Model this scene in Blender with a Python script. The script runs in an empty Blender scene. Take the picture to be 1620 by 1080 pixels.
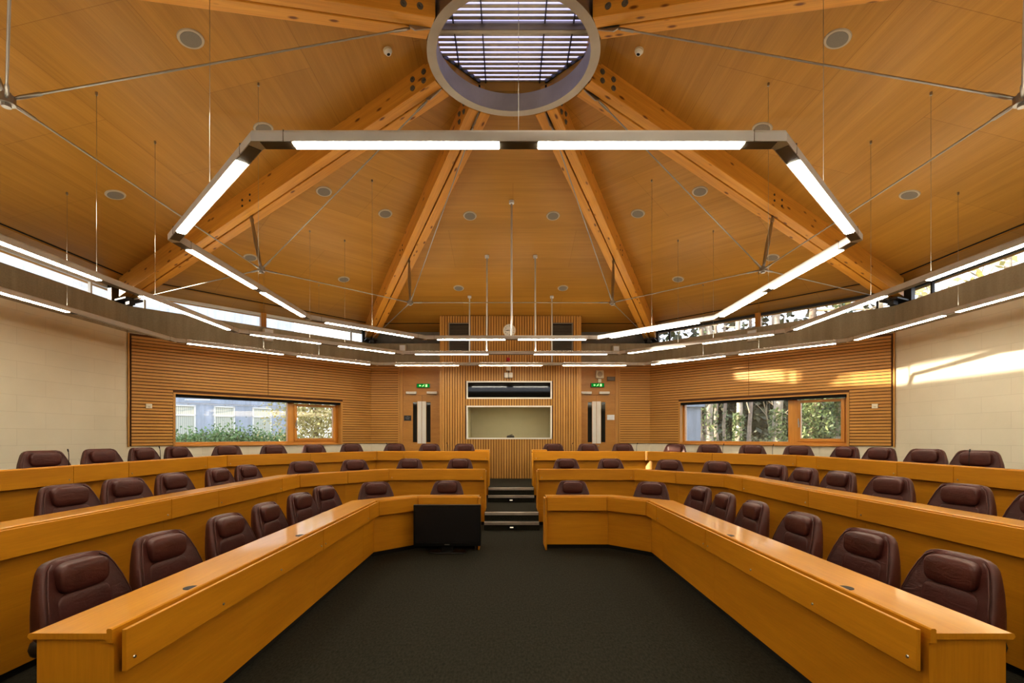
import bpy, bmesh, math, random
from mathutils import Vector, Matrix
random.seed(7)
COL = bpy.context.scene.collection
S = bpy.context.scene
CX, CY = 0.0, 5.6

# ------------------------------------------------------------------ mesh builder
class MB:
    def __init__(s):
        s.bm = bmesh.new(); s.uv = s.bm.loops.layers.uv.new('UVMap')
    def face(s, pts, uvs=None, smooth=False, mi=0):
        vs = [s.bm.verts.new(p) for p in pts]
        try: f = s.bm.faces.new(vs)
        except ValueError: return None
        f.smooth = smooth; f.material_index = mi
        if uvs:
            for l, u in zip(f.loops, uvs): l[s.uv].uv = u
        return f
    def hexa(s, P, uo=None):
        """8 corner points: bottom loop 0-3, top loop 4-7; edge 0-1 is the grain direction"""
        uo = uo or (random.uniform(0, 9), random.uniform(0, 9))
        P = [Vector(p) for p in P]
        vs = [s.bm.verts.new(p) for p in P]
        g = (P[1]-P[0]).normalized()
        for ids in ((3,2,1,0),(4,5,6,7),(0,1,5,4),(1,2,6,5),(2,3,7,6),(3,0,4,7)):
            try: f = s.bm.faces.new([vs[i] for i in ids])
            except ValueError: continue
            n = f.normal.copy(); f.normal_update(); n = f.normal.copy()
            a = g - n*g.dot(n)
            if a.length < .3: a = Vector((0,0,1)) - n*n.z
            if a.length < .05: a = Vector((1,0,0)) - n*n.x
            a.normalize(); b = n.cross(a)
            for l in f.loops:
                q = l.vert.co - P[0]
                l[s.uv].uv = (q.dot(a)+uo[0], q.dot(b)+uo[1])
    def obox(s, c, ax, ay, az, lx, ly, lz, uo=None):
        c = Vector(c); ax = Vector(ax).normalized()*lx/2; ay = Vector(ay).normalized()*ly/2; az = Vector(az).normalized()*lz/2
        P = [c-ax-ay-az, c+ax-ay-az, c+ax+ay-az, c-ax+ay-az, c-ax-ay+az, c+ax-ay+az, c+ax+ay+az, c-ax+ay+az]
        s.hexa(P, uo)
    def box(s, x0, x1, y0, y1, z0, z1, grain='x', uo=None):
        c = ((x0+x1)/2,(y0+y1)/2,(z0+z1)/2); X,Y,Z=(1,0,0),(0,1,0),(0,0,1)
        dx,dy,dz = x1-x0,y1-y0,z1-z0
        if grain=='x': s.obox(c,X,Y,Z,dx,dy,dz,uo)
        elif grain=='y': s.obox(c,Y,(-1,0,0),Z,dy,dx,dz,uo)
        else: s.obox(c,Z,X,Y,dz,dx,dy,uo)
    def prism(s, pts, vec):
        """pts: planar polygon; extruded along vec"""
        pts = [Vector(p) for p in pts]; vec = Vector(vec); n = len(pts)
        o = pts[0]; a = (pts[1]-pts[0]).normalized(); nn = vec.normalized(); b = nn.cross(a)
        uvf = lambda p: ((p-o).dot(a), (p-o).dot(b))
        A = [s.bm.verts.new(p) for p in pts]; B = [s.bm.verts.new(p+vec) for p in pts]
        for loop, src in ((A[::-1], pts[::-1]), (B, pts)):
            f = s.bm.faces.new(loop)
            for l, p in zip(f.loops, src): l[s.uv].uv = uvf(p)
        acc = 0
        for i in range(n):
            j = (i+1) % n; d = (pts[j]-pts[i]).length
            f = s.bm.faces.new([A[i], A[j], B[j], B[i]])
            for l, u in zip(f.loops, ((acc,0),(acc+d,0),(acc+d,vec.length),(acc,vec.length))): l[s.uv].uv = u
            acc += d
    def tube(s, pts, r, seg=8, caps=True, smooth=True):
        pts = [Vector(p) for p in pts]
        rs = r if isinstance(r, (list, tuple)) else [r]*len(pts)
        rings = []; acc = 0; up = None
        for i, p in enumerate(pts):
            if i == 0: t = pts[1]-pts[0]
            elif i == len(pts)-1: t = pts[-1]-pts[-2]
            else: t = (pts[i+1]-pts[i]).normalized()+(pts[i]-pts[i-1]).normalized()
            if t.length < 1e-6: t = Vector((0,0,1))
            t.normalize()
            if up is None: up = Vector((0,0,1)) if abs(t.z) < .9 else Vector((1,0,0))
            a = t.cross(up).normalized(); b = a.cross(t).normalized()
            up = b
            if i: acc += (p-pts[i-1]).length
            rings.append(([s.bm.verts.new(p+a*rs[i]*math.cos(k*2*math.pi/seg)+b*rs[i]*math.sin(k*2*math.pi/seg)) for k in range(seg)], acc))
        for (A, u0), (B, u1) in zip(rings, rings[1:]):
            for k in range(seg):
                j = (k+1) % seg
                f = s.bm.faces.new([A[k], A[j], B[j], B[k]]); f.smooth = smooth
                w = 2*math.pi*rs[0]/seg
                for l, u in zip(f.loops, ((u0,k*w),(u0,(k+1)*w),(u1,(k+1)*w),(u1,k*w))): l[s.uv].uv = u
        if caps:
            s.bm.faces.new(rings[0][0][::-1]); s.bm.faces.new(rings[-1][0])
    def disc(s, c, n, r, h, seg=24, r2=None):
        c = Vector(c); n = Vector(n).normalized()
        s.tube([c, c+n*h], [r, r if r2 is None else r2], seg, smooth=False)
    def supere(s, c, hx, hy, hz, e1=.45, e2=.45, nu=20, nv=10, rx=0.0, smooth=True):
        """superellipsoid pillow; rx tilts about X"""
        c = Vector(c); R = Matrix.Rotation(rx, 3, 'X')
        sp = lambda v, e: math.copysign(abs(v)**e, v)
        rings = []
        for j in range(1, nv):
            ph = -math.pi/2 + math.pi*j/nv
            rings.append([s.bm.verts.new(c+R@Vector((hx*sp(math.cos(ph),e1)*sp(math.cos(2*math.pi*i/nu),e2), hy*sp(math.cos(ph),e1)*sp(math.sin(2*math.pi*i/nu),e2), hz*sp(math.sin(ph),e1)))) for i in range(nu)])
        b = s.bm.verts.new(c+R@Vector((0,0,-hz))); t = s.bm.verts.new(c+R@Vector((0,0,hz)))
        fs = []
        for A, B in zip(rings, rings[1:]):
            for i in range(nu): fs.append(s.bm.faces.new([A[i], A[(i+1)%nu], B[(i+1)%nu], B[i]]))
        for i in range(nu):
            fs.append(s.bm.faces.new([b, rings[0][(i+1)%nu], rings[0][i]])); fs.append(s.bm.faces.new([t, rings[-1][i], rings[-1][(i+1)%nu]]))
        for f in fs:
            f.smooth = smooth
            for l in f.loops: l[s.uv].uv = (l.vert.co.x, l.vert.co.z)
    def mirror_x(s):
        for v in s.bm.verts: v.co.x = -v.co.x
        bmesh.ops.reverse_faces(s.bm, faces=s.bm.faces[:])
    def build(s, name, mat, parent=None, bevel=0, recalc=True, kind=None, auto=False):
        if recalc: bmesh.ops.recalc_face_normals(s.bm, faces=s.bm.faces[:])
        me = bpy.data.meshes.new(name)
        if parent is not None:
            off = Vector(parent.get('_o', (0,0,0)))
            for v in s.bm.verts: v.co -= off
        s.bm.to_mesh(me); s.bm.free()
        for m in (mat if isinstance(mat, (list, tuple)) else [mat]): me.materials.append(m)
        o = bpy.data.objects.new(name, me); COL.objects.link(o)
        if parent is not None:
            o.parent = parent; o['_o'] = parent.get('_o', (0,0,0))
        if bevel:
            b = o.modifiers.new('Bevel', 'BEVEL'); b.width = bevel; b.segments = 2; b.limit_method = 'ANGLE'; b.angle_limit = .6
        if kind: o['kind'] = kind
        return o

def thing(name, label, cat, loc=(0,0,0), group=None):
    o = bpy.data.objects.new(name, None); COL.objects.link(o); o.location = loc
    o.empty_display_size = .1; o['_o'] = tuple(loc); o['label'] = label; o['category'] = cat
    if group: o['group'] = group
    return o
def tag(o, label, cat, group=None, kind=None):
    o['label'] = label; o['category'] = cat
    if group: o['group'] = group
    if kind: o['kind'] = kind
    return o
def struct_root(name, loc=(0,0,0)):
    o = bpy.data.objects.new(name, None); COL.objects.link(o); o.location = loc; o['_o'] = tuple(loc); o['kind'] = 'structure'
    return o

# ------------------------------------------------------------------ materials
def newmat(name):
    m = bpy.data.materials.new(name); m.use_nodes = True; nt = m.node_tree; nt.nodes.clear()
    out = nt.nodes.new('ShaderNodeOutputMaterial'); p = nt.nodes.new('ShaderNodeBsdfPrincipled')
    nt.links.new(p.outputs[0], out.inputs[0])
    return m, nt, p, out
def N(nt, t, **kw):
    n = nt.nodes.new(t)
    for k, v in kw.items(): setattr(n, k, v)
    return n
def L(nt, a, b): nt.links.new(a, b)
def ramp(nt, stops):
    r = N(nt, 'ShaderNodeValToRGB')
    while len(r.color_ramp.elements) < len(stops): r.color_ramp.elements.new(.5)
    for e, (p, c) in zip(r.color_ramp.elements, stops):
        e.position = p; e.color = (*c, 1) if len(c) == 3 else c
    return r
def mixc(nt, mode, f, a, b):
    m = N(nt, 'ShaderNodeMix', data_type='RGBA', blend_type=mode)
    for i, v in ((0, f), (6, a), (7, b)):
        if hasattr(v, 'is_linked') or hasattr(v, 'links'): L(nt, v, m.inputs[i])
        elif i == 0: m.inputs[0].default_value = v
        else: m.inputs[i].default_value = (*v, 1)
    return m.outputs[2]
def noise(nt, vec, scale=1, detail=4, rough=.55, dist=0):
    n = N(nt, 'ShaderNodeTexNoise'); n.inputs['Scale'].default_value = scale; n.inputs['Detail'].default_value = detail
    n.inputs['Roughness'].default_value = rough; n.inputs['Distortion'].default_value = dist
    L(nt, vec, n.inputs['Vector']); return n.outputs['Fac']
def mapped(nt, vec, sc, rnd=True):
    mp = N(nt, 'ShaderNodeMapping'); mp.inputs['Scale'].default_value = (*sc, 1) if len(sc) == 2 else sc
    L(nt, vec, mp.inputs['Vector'])
    if rnd:
        oi = N(nt, 'ShaderNodeObjectInfo'); ml = N(nt, 'ShaderNodeMath', operation='MULTIPLY'); ml.inputs[1].default_value = 37.0
        L(nt, oi.outputs['Random'], ml.inputs[0]); cb = N(nt, 'ShaderNodeCombineXYZ')
        for i in range(3): L(nt, ml.outputs[0], cb.inputs[i])
        L(nt, cb.outputs[0], mp.inputs['Location'])
    return mp.outputs[0]
def bump(nt, p, h, strength=.2, dist=.01):
    b = N(nt, 'ShaderNodeBump'); b.inputs['Strength'].default_value = strength; b.inputs['Distance'].default_value = dist
    L(nt, h, b.inputs['Height']); L(nt, b.outputs[0], p.inputs['Normal'])

def wood(name, dark, light, su=.7, sv=14, rough=.45, spec=.5, coat=0, seams=None, knots=0, fine=.16):
    m, nt, p, out = newmat(name)
    uv = N(nt, 'ShaderNodeTexCoord').outputs['UV']
    n1 = noise(nt, mapped(nt, uv, (su, sv)), 1, 5, .6, .4)
    c = ramp(nt, [(.28, dark), (.72, light)]); L(nt, n1, c.inputs[0]); col = c.outputs[0]
    n2 = noise(nt, mapped(nt, uv, (su*5, sv*12)), 1, 2)
    f = ramp(nt, [(.3, (1-fine,)*3), (.7, (1+fine*.4,)*3)]); L(nt, n2, f.inputs[0])
    col = mixc(nt, 'MULTIPLY', 1.0, col, f.outputs[0])
    n3 = noise(nt, mapped(nt, uv, (.35, .8)), 1, 2)
    g = ramp(nt, [(.25, (.86,.84,.8)), (.75, (1.08,1.08,1.1))]); L(nt, n3, g.inputs[0])
    col = mixc(nt, 'MULTIPLY', 1.0, col, g.outputs[0])
    if knots:
        v = N(nt, 'ShaderNodeTexVoronoi'); v.inputs['Scale'].default_value = 1; v.inputs['Randomness'].default_value = 1
        L(nt, mapped(nt, uv, (knots, knots*2.6)), v.inputs['Vector'])
        k = ramp(nt, [(.09, (.20,.10,.05)), (.2, (1,1,1))]); L(nt, v.outputs['Distance'], k.inputs[0])
        col = mixc(nt, 'MULTIPLY', .9, col, k.outputs[0])
    if seams:
        w, h, ms, mc = seams
        b = N(nt, 'ShaderNodeTexBrick'); b.inputs['Scale'].default_value = 1; b.inputs['Brick Width'].default_value = w
        b.inputs['Row Height'].default_value = h; b.inputs['Mortar Size'].default_value = ms; b.inputs['Mortar Smooth'].default_value = .3
        b.inputs['Color1'].default_value = (.93,.93,.93,1); b.inputs['Color2'].default_value = (1.04,1.04,1.04,1); b.inputs['Mortar'].default_value = (*mc, 1)
        L(nt, uv, b.inputs['Vector'])
        col = mixc(nt, 'MULTIPLY', 1.0, col, b.outputs['Color'])
    L(nt, col, p.inputs['Base Color']); p.inputs['Roughness'].default_value = rough
    p.inputs['Specular IOR Level'].default_value = spec; p.inputs['Coat Weight'].default_value = coat; p.inputs['Coat Roughness'].default_value = .07
    return m
def plain(name, col, rough=.5, metal=0, spec=.5, nscale=0, namt=.12, bstr=0, coat=0):
    m, nt, p, out = newmat(name)
    tc = N(nt, 'ShaderNodeTexCoord').outputs['Object']
    n = noise(nt, tc, nscale or 6, 4)
    r = ramp(nt, [(.3, tuple(c*(1-namt) for c in col)), (.7, tuple(min(1, c*(1+namt)) for c in col))]); L(nt, n, r.inputs[0])
    L(nt, r.outputs[0], p.inputs['Base Color']); p.inputs['Roughness'].default_value = rough; p.inputs['Metallic'].default_value = metal
    p.inputs['Specular IOR Level'].default_value = spec; p.inputs['Coat Weight'].default_value = coat
    if bstr: bump(nt, p, n, bstr)
    return m
def emit(name, col, s):
    m, nt, p, out = newmat(name); nt.nodes.remove(p)
    e = N(nt, 'ShaderNodeEmission'); e.inputs[0].default_value = (*col, 1); e.inputs[1].default_value = s
    L(nt, e.outputs[0], out.inputs[0]); return m
def glass(name, tint=(1,1,1), rough=0, base=.10):
    m, nt, p, out = newmat(name); nt.nodes.remove(p)
    t = N(nt, 'ShaderNodeBsdfTransparent'); t.inputs[0].default_value = (*tint, 1)
    g = N(nt, 'ShaderNodeBsdfGlossy'); g.inputs['Roughness'].default_value = rough
    lw = N(nt, 'ShaderNodeLayerWeight'); lw.inputs[0].default_value = .5
    pw = N(nt, 'ShaderNodeMath', operation='POWER'); pw.inputs[1].default_value = 5; L(nt, lw.outputs['Facing'], pw.inputs[0])
    ml = N(nt, 'ShaderNodeMath', operation='MULTIPLY_ADD'); ml.inputs[1].default_value = .7; ml.inputs[2].default_value = base; L(nt, pw.outputs[0], ml.inputs[0])
    mx = N(nt, 'ShaderNodeMixShader'); L(nt, ml.outputs[0], mx.inputs[0]); L(nt, t.outputs[0], mx.inputs[1]); L(nt, g.outputs[0], mx.inputs[2])
    L(nt, mx.outputs[0], out.inputs[0]); return m
def block_mat():
    m, nt, p, out = newmat('painted_blockwork')
    uv = N(nt, 'ShaderNodeTexCoord').outputs['UV']
    b = N(nt, 'ShaderNodeTexBrick'); b.inputs['Scale'].default_value = 1; b.inputs['Brick Width'].default_value = .9
    b.inputs['Row Height'].default_value = .25; b.inputs['Mortar Size'].default_value = .004; b.inputs['Mortar Smooth'].default_value = .4
    b.inputs['Color1'].default_value = (.73,.67,.53,1); b.inputs['Color2'].default_value = (.75,.69,.55,1); b.inputs['Mortar'].default_value = (.65,.59,.46,1)
    L(nt, uv, b.inputs['Vector'])
    n = noise(nt, uv, 1.2, 4); r = ramp(nt, [(.3,(.95,.95,.94)),(.7,(1.03,1.03,1.03))]); L(nt, n, r.inputs[0])
    L(nt, mixc(nt, 'MULTIPLY', 1.0, b.outputs['Color'], r.outputs[0]), p.inputs['Base Color'])
    p.inputs['Roughness'].default_value = .55
    iv = N(nt, 'ShaderNodeMath', operation='SUBTRACT'); iv.inputs[0].default_value = 1; L(nt, b.outputs['Fac'], iv.inputs[1])
    bump(nt, p, iv.outputs[0], .25, .004); return m
def concrete_mat(name, a, b_, streak=True):
    m, nt, p, out = newmat(name)
    uv = N(nt, 'ShaderNodeTexCoord').outputs['UV']
    n = noise(nt, mapped(nt, uv, (1.6, .7)), 1, 6, .65); r = ramp(nt, [(.25, a), (.75, b_)]); L(nt, n, r.inputs[0]); col = r.outputs[0]
    if streak:
        n2 = noise(nt, mapped(nt, uv, (7, .5)), 1, 3); r2 = ramp(nt, [(.3,(.84,.83,.8)),(.7,(1.08,1.08,1.08))]); L(nt, n2, r2.inputs[0])
        col = mixc(nt, 'MULTIPLY', 1.0, col, r2.outputs[0])
    n3 = noise(nt, mapped(nt, uv, (40, 40)), 1, 3); r3 = ramp(nt, [(.3,(.9,.9,.9)),(.7,(1.05,1.05,1.05))]); L(nt, n3, r3.inputs[0])
    L(nt, mixc(nt, 'MULTIPLY', 1.0, col, r3.outputs[0]), p.inputs['Base Color']); p.inputs['Roughness'].default_value = .8
    bump(nt, p, n3, .1, .003); return m
def carpet_mat():
    m, nt, p, out = newmat('charcoal_carpet')
    tc = N(nt, 'ShaderNodeTexCoord').outputs['Object']
    n = noise(nt, mapped(nt, tc, (60, 25, 60), False), 1, 3, .7); r = ramp(nt, [(.3,(.017,.0165,.012)),(.7,(.041,.039,.028))]); L(nt, n, r.inputs[0])
    n2 = noise(nt, tc, 260, 2); r2 = ramp(nt, [(.3,(.7,.7,.7)),(.7,(1.3,1.3,1.3))]); L(nt, n2, r2.inputs[0])
    L(nt, mixc(nt, 'MULTIPLY', 1.0, r.outputs[0], r2.outputs[0]), p.inputs['Base Color']); p.inputs['Roughness'].default_value = .95
    p.inputs['Specular IOR Level'].default_value = .15
    bump(nt, p, n2, .5, .004); return m
def leather_mat():
    m, nt, p, out = newmat('burgundy_leather')
    tc = N(nt, 'ShaderNodeTexCoord').outputs['Object']
    n = noise(nt, mapped(nt, tc, (5,5,5)), 1, 4); r = ramp(nt, [(.3,(.058,.0155,.0115)),(.7,(.088,.025,.019))]); L(nt, n, r.inputs[0])
    L(nt, r.outputs[0], p.inputs['Base Color']); p.inputs['Roughness'].default_value = .42; p.inputs['Specular IOR Level'].default_value = .45
    n2 = noise(nt, tc, 150, 3); n3 = noise(nt, mapped(nt, tc, (9,9,22)), 1, 3, .5, 1.2)
    ad = N(nt, 'ShaderNodeMath', operation='MULTIPLY_ADD'); ad.inputs[1].default_value = 6; L(nt, n3, ad.inputs[0]); L(nt, n2, ad.inputs[2])
    bump(nt, p, ad.outputs[0], .25, .0025); return m
def leaf_mat(name, a, b_, tr=.25):
    m, nt, p, out = newmat(name)
    g = N(nt, 'ShaderNodeNewGeometry'); r = ramp(nt, [(.0, a), (1.0, b_)]); L(nt, g.outputs['Random Per Island'], r.inputs[0])
    L(nt, r.outputs[0], p.inputs['Base Color']); p.inputs['Roughness'].default_value = .5
    t = N(nt, 'ShaderNodeBsdfTranslucent'); L(nt, r.outputs[0], t.inputs[0])
    mx = N(nt, 'ShaderNodeMixShader'); mx.inputs[0].default_value = tr
    L(nt, p.outputs[0], mx.inputs[1]); L(nt, t.outputs[0], mx.inputs[2]); L(nt, mx.outputs[0], out.inputs[0]); return m
def blind_mat():
    m, nt, p, out = newmat('vertical_blind')
    uv = N(nt, 'ShaderNodeTexCoord').outputs['UV']
    w = N(nt, 'ShaderNodeTexWave'); w.inputs['Scale'].default_value = 3.2; w.bands_direction = 'X'; L(nt, uv, w.inputs['Vector'])
    r = ramp(nt, [(.1,(.36,.38,.32)),(.5,(.62,.62,.52))]); L(nt, w.outputs['Fac'], r.inputs[0])
    L(nt, r.outputs[0], p.inputs['Base Color']); p.inputs['Roughness'].default_value = .6; return m

M = {}
M['ply'] = wood('ceiling_plywood', (.40,.20,.032), (.50,.262,.047), su=.35, sv=9, rough=.4, spec=.4, seams=(2.44, 1.22, .004, (.74,.69,.63)), fine=.1)
M['glulam'] = wood('glulam_pine', (.56,.25,.036), (.76,.38,.062), su=.5, sv=9, rough=.4, knots=3.4, fine=.12)
M['slat'] = wood('slat_timber', (.54,.275,.062), (.64,.345,.085), su=.7, sv=16, rough=.45, fine=.1)
M['slat_v'] = wood('booth_slat_timber', (.50,.255,.060), (.60,.325,.088), su=.7, sv=16, rough=.42, fine=.1)
M['slat_back'] = plain('slat_backing', (.105,.045,.014), .8)
M['beech'] = wood('beech_veneer', (.49,.212,.010), (.60,.275,.016), su=.8, sv=7, rough=.4, spec=.35, coat=.05, fine=.07)
M['beech_top'] = wood('varnished_beech_top', (.56,.245,.010), (.66,.31,.018), su=.8, sv=7, rough=.34, spec=.4, coat=.6, fine=.1)
M['door'] = wood('door_veneer', (.44,.21,.045), (.52,.26,.06), su=9, sv=.8, rough=.4, fine=.08)
M['frame_wood'] = wood('window_frame_wood', (.55,.24,.035), (.66,.31,.055), su=.8, sv=14, rough=.35, coat=.15)
M['block'] = block_mat()
M['concrete'] = concrete_mat('board_marked_concrete', (.30,.26,.185), (.40,.35,.255))
M['facade'] = concrete_mat('facade_concrete', (.36,.41,.50), (.50,.55,.63))
M['facade_pale'] = concrete_mat('pale_facade_concrete', (.62,.66,.70), (.78,.81,.84))
M['grey_panel'] = plain('grey_blanking_panel', (.21,.195,.17), .6)
M['carpet'] = carpet_mat()
M['leather'] = leather_mat()
M['leather_dark'] = M['leather']
M['black'] = plain('black_plastic', (.009,.009,.009), .5, spec=.25)
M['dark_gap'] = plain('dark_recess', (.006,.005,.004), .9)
M['gloss_black'] = plain('black_tv_screen', (.014,.0125,.013), .22, namt=.02)
M['gloss_bezel'] = plain('black_tv_bezel', (.004,.004,.004), .3, namt=.02)
M['steel'] = plain('brushed_steel', (.40,.38,.345), .38, 1.0, namt=.06)
M['ring_steel'] = plain('lantern_ring_steel', (.42,.38,.32), .42, .85, namt=.08, nscale=3)
M['alu'] = plain('aluminium_nosing', (.55,.50,.45), .45, .9)
M['chrome'] = plain('chrome', (.45,.43,.40), .3, 1.0, namt=.02)
M['lum'] = plain('silver_painted_housing', (.66,.67,.68), .4, 0, namt=.04)
M['white'] = plain('white_paint', (.78,.76,.70), .45, namt=.03)
M['cream'] = plain('cream_plastic', (.72,.66,.52), .45, namt=.03)
M['speaker_rim'] = plain('speaker_rim', (.46,.39,.29), .5, namt=.03)
M['speaker_mesh'] = plain('speaker_grille', (.21,.185,.15), .7, namt=.1, nscale=200)
M['lamp'] = emit('lamp_diffuser', (1.0,.94,.78), 46)
M['lamp_up'] = emit('upper_lamp_diffuser', (1.0,.93,.76), 22)
M['blank'] = plain('bronze_blank_plate', (.13,.11,.08), .5)
M['lamp_off'] = plain('unlit_diffuser', (.45,.43,.36), .35)
M['louvre'] = plain('louvre_slat_metal', (.58,.53,.45), .45, .4)
M['glass'] = glass('window_glass')
M['sky_glass'] = glass('skylight_glass', (.66,.60,.70), base=.04)
M['dark_glass'] = plain('booth_dark_glass', (.004,.004,.004), .04, namt=.01, spec=.4)
M['booth_wall'] = plain('booth_olive_wall', (.44,.40,.26), .7, namt=.03)
M['vent'] = plain('vent_grille', (.16,.14,.11), .5, .3)
M['red'] = plain('red_plastic', (.30,.012,.012), .35)
M['exit_green'] = emit('exit_sign_green', (.0,.30,.03), .7)
M['exit_white'] = emit('exit_sign_white', (.55,1,.35), 1.3)
M['steplamp'] = emit('step_light_lens', (1,.86,.6), .7)
M['plate_dark'] = plain('dark_plaque', (.012,.013,.016), .35)
M['plate_text'] = plain('plaque_lettering', (.20,.23,.26), .5)
M['silver_plate'] = plain('silver_plaque', (.55,.56,.58), .3, .7)
M['dark_post'] = plain('dark_steel_post', (.035,.03,.027), .5)
M['bark'] = plain('tree_bark', (.30,.235,.18), .9, nscale=5, namt=.4, bstr=.6)
M['bark_pale'] = plain('pale_bark', (.50,.42,.33), .9, nscale=5, namt=.35, bstr=.6)
M['ivy'] = leaf_mat('ivy_leaves', (.05,.11,.04), (.36,.42,.20))
M['shrub'] = leaf_mat('shrub_leaves', (.06,.16,.05), (.30,.45,.17))
M['yellow_leaf'] = leaf_mat('autumn_leaves', (.36,.32,.09), (.74,.66,.34), .4)
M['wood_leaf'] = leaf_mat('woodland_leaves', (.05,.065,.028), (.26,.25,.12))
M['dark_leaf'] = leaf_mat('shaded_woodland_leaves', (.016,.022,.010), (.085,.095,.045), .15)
M['litter'] = plain('leaf_litter_ground', (.17,.14,.085), .95, nscale=3, namt=.5, bstr=.4)
M['pale_twig'] = plain('pale_twigs', (.36,.30,.21), .9)
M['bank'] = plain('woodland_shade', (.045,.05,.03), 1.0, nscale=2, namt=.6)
M['blind'] = blind_mat()

# ------------------------------------------------------------------ octagon plan
WV = [(-7.33,1.9), (-7.33,9.3), (-3.76,13.1), (3.76,13.1), (7.33,9.3), (7.33,1.9), (3.76,-1.9), (-3.76,-1.9)]
FN = ['left', 'left_corner', 'back', 'right_corner', 'right', 'rear_right', 'rear', 'rear_left']
class Facet:
    def __init__(s, i):
        s.a = Vector((*WV[i], 0)); s.b = Vector((*WV[(i+1) % 8], 0)); s.L = (s.b-s.a).length
        s.u = (s.b-s.a).normalized(); s.n = Vector((s.u.y, -s.u.x, 0))   # inward
    def p(s, u, off, z): return s.a+s.u*u+s.n*off+Vector((0,0,z))
    def box(s, mb, u0, u1, o0, o1, z0, z1, grain='u'):
        c = s.p((u0+u1)/2, (o0+o1)/2, (z0+z1)/2); Z = Vector((0,0,1))
        if grain == 'u': mb.obox(c, s.u, s.n, Z, u1-u0, abs(o1-o0), z1-z0, (u0+1, z0+1))
        else: mb.obox(c, Z, s.u, s.n, z1-z0, u1-u0, abs(o1-o0))
FC = {n: Facet(i) for i, n in enumerate(FN)}
def zceil(k): return 6.4825-1.85*k
def kval(x, y):
    best = 0
    for f in FC.values():
        ap = (Vector((CX,CY,0))-f.a).dot(f.n); d = ap-(Vector((x,y,0))-f.a).dot(f.n); best = max(best, d/ap)
    return best
def zc(x, y): return zceil(kval(x, y))
def facet_at(x, y):
    return max(FC.values(), key=lambda f: 1-(Vector((x,y,0))-f.a).dot(f.n)/((Vector((CX,CY,0))-f.a).dot(f.n)))
def ceil_normal(x, y):
    f = facet_at(x, y); ap = (Vector((CX,CY,0))-f.a).dot(f.n); s = 1.85/ap
    return Vector((-f.n.x*-s, -f.n.y*-s, -1)).normalized() if False else Vector((f.n.x*s, f.n.y*s, -1)).normalized()
T1, T2 = .27, .54
ZB, ZT = 3.62, 4.13           # concrete beam
SILL, HEAD = 1.455, 2.49
WU0, WU1 = .145, .835         # window extent along corner facet

# walls
for n in FN:
    f = FC[n]; mb = MB()
    e = .14
    if n in ('left_corner', 'right_corner'):
        a, b = WU0*f.L, WU1*f.L
        if n == 'right_corner': a, b = (1-WU1)*f.L, (1-WU0)*f.L
        f.box(mb, -e, f.L+e, -.35, 0, 0, SILL); f.box(mb, -e, f.L+e, -.35, 0, HEAD, ZB)
        f.box(mb, -e, a, -.35, 0, SILL, HEAD); f.box(mb, b, f.L+e, -.35, 0, SILL, HEAD)
    elif n == 'back':
        f.box(mb, -e, f.L/2-1.75, -.35, 0, 0, ZB); f.box(mb, f.L/2+1.75, f.L+e, -.35, 0, 0, ZB)
    else:
        f.box(mb, -e, f.L+e, -.35, 0, 0, ZB)
    mb.build('wall_'+n, M['block'], kind='structure')
# concrete ring beam
mb = MB()
for n in FN:
    f = FC[n]; e = .19
    mb.hexa([f.p(-.0,.0,ZB), f.p(f.L,.0,ZB), f.p(f.L+e,-.45,ZB), f.p(-e,-.45,ZB), f.p(0,0,ZT), f.p(f.L,0,ZT), f.p(f.L+e,-.45,ZT), f.p(-e,-.45,ZT)], (1,1))
o = mb.build('trim_1', M['concrete'], kind='structure'); 

# floor and tiers
mb = MB(); mb.box(-7.8, 7.8, -2.4, 13.6, -.12, 0); mb.build('floor', M['carpet'], kind='structure')
def oct_pts(inset): 
    c = []
    for x, y in WV: c.append((x*(1-inset/7.33), CY+(y-CY)*(1-inset/7.5)))
    return c
def tier(name, inner, z0, z1):
    P = oct_pts(.0)
    outer = [(7.33,1.0), P[4], P[3], P[2], P[1], (-7.33,1.0)]      # near right -> round the back -> near left
    outer.insert(1, (7.33,5.0)); outer.insert(-1, (-7.33,5.0))
    pts = [(x,y,z0) for x,y in outer]+[(x,y,z0) for x,y in inner]
    mb = MB(); mb.prism(pts, (0,0,z1-z0)); return mb.build(name, M['carpet'], kind='structure')
ROWS = [  # fascia line on the right-hand side, from aisle to near end
    dict(pts=[(.50,7.01),(1.36,7.01),(1.805,6.58),(1.805,2.22)], zf=0, zt=0),
    dict(pts=[(.50,8.88),(2.235,8.88),(3.33,7.64),(3.33,1.6)], zf=0, zt=T1),
    dict(pts=[(.50,10.7),(2.95,10.7),(4.97,8.5),(4.97,1.6)], zf=T1, zt=T2)]
def offs(pts, o):
    P = [Vector((*p,0)) for p in pts]; R = []
    for i in range(len(P)):
        d0 = (P[i]-P[i-1]).normalized() if i else None
        d1 = (P[i+1]-P[i]).normalized() if i < len(P)-1 else None
        n0 = Vector((-d0.y,d0.x,0)) if d0 else None; n1 = Vector((-d1.y,d1.x,0)) if d1 else None
        if n0 is None: R.append(P[i]+n1*o)
        elif n1 is None: R.append(P[i]+n0*o)
        else:
            m = (n0+n1).normalized(); R.append(P[i]+m*(o/m.dot(n1)))
    return R
def inner(row, ya, o=.13):
    R = offs(row['pts'], o); r = [(p.x, p.y) for p in R]; r[0] = (.485, r[0][1]); r[-1] = (r[-1][0], 1.0)
    rr = [(.485, ya)]+r
    return [(-x, y) for x, y in rr[::-1]]+rr
# order: outer ends at rear-left, so the inner line runs from rear-left to rear-right
tier('floor_middle_tier', inner(ROWS[1], 8.69), 0, T1)
tier('floor_upper_tier', inner(ROWS[2], 10.27), T1, T2)

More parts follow.
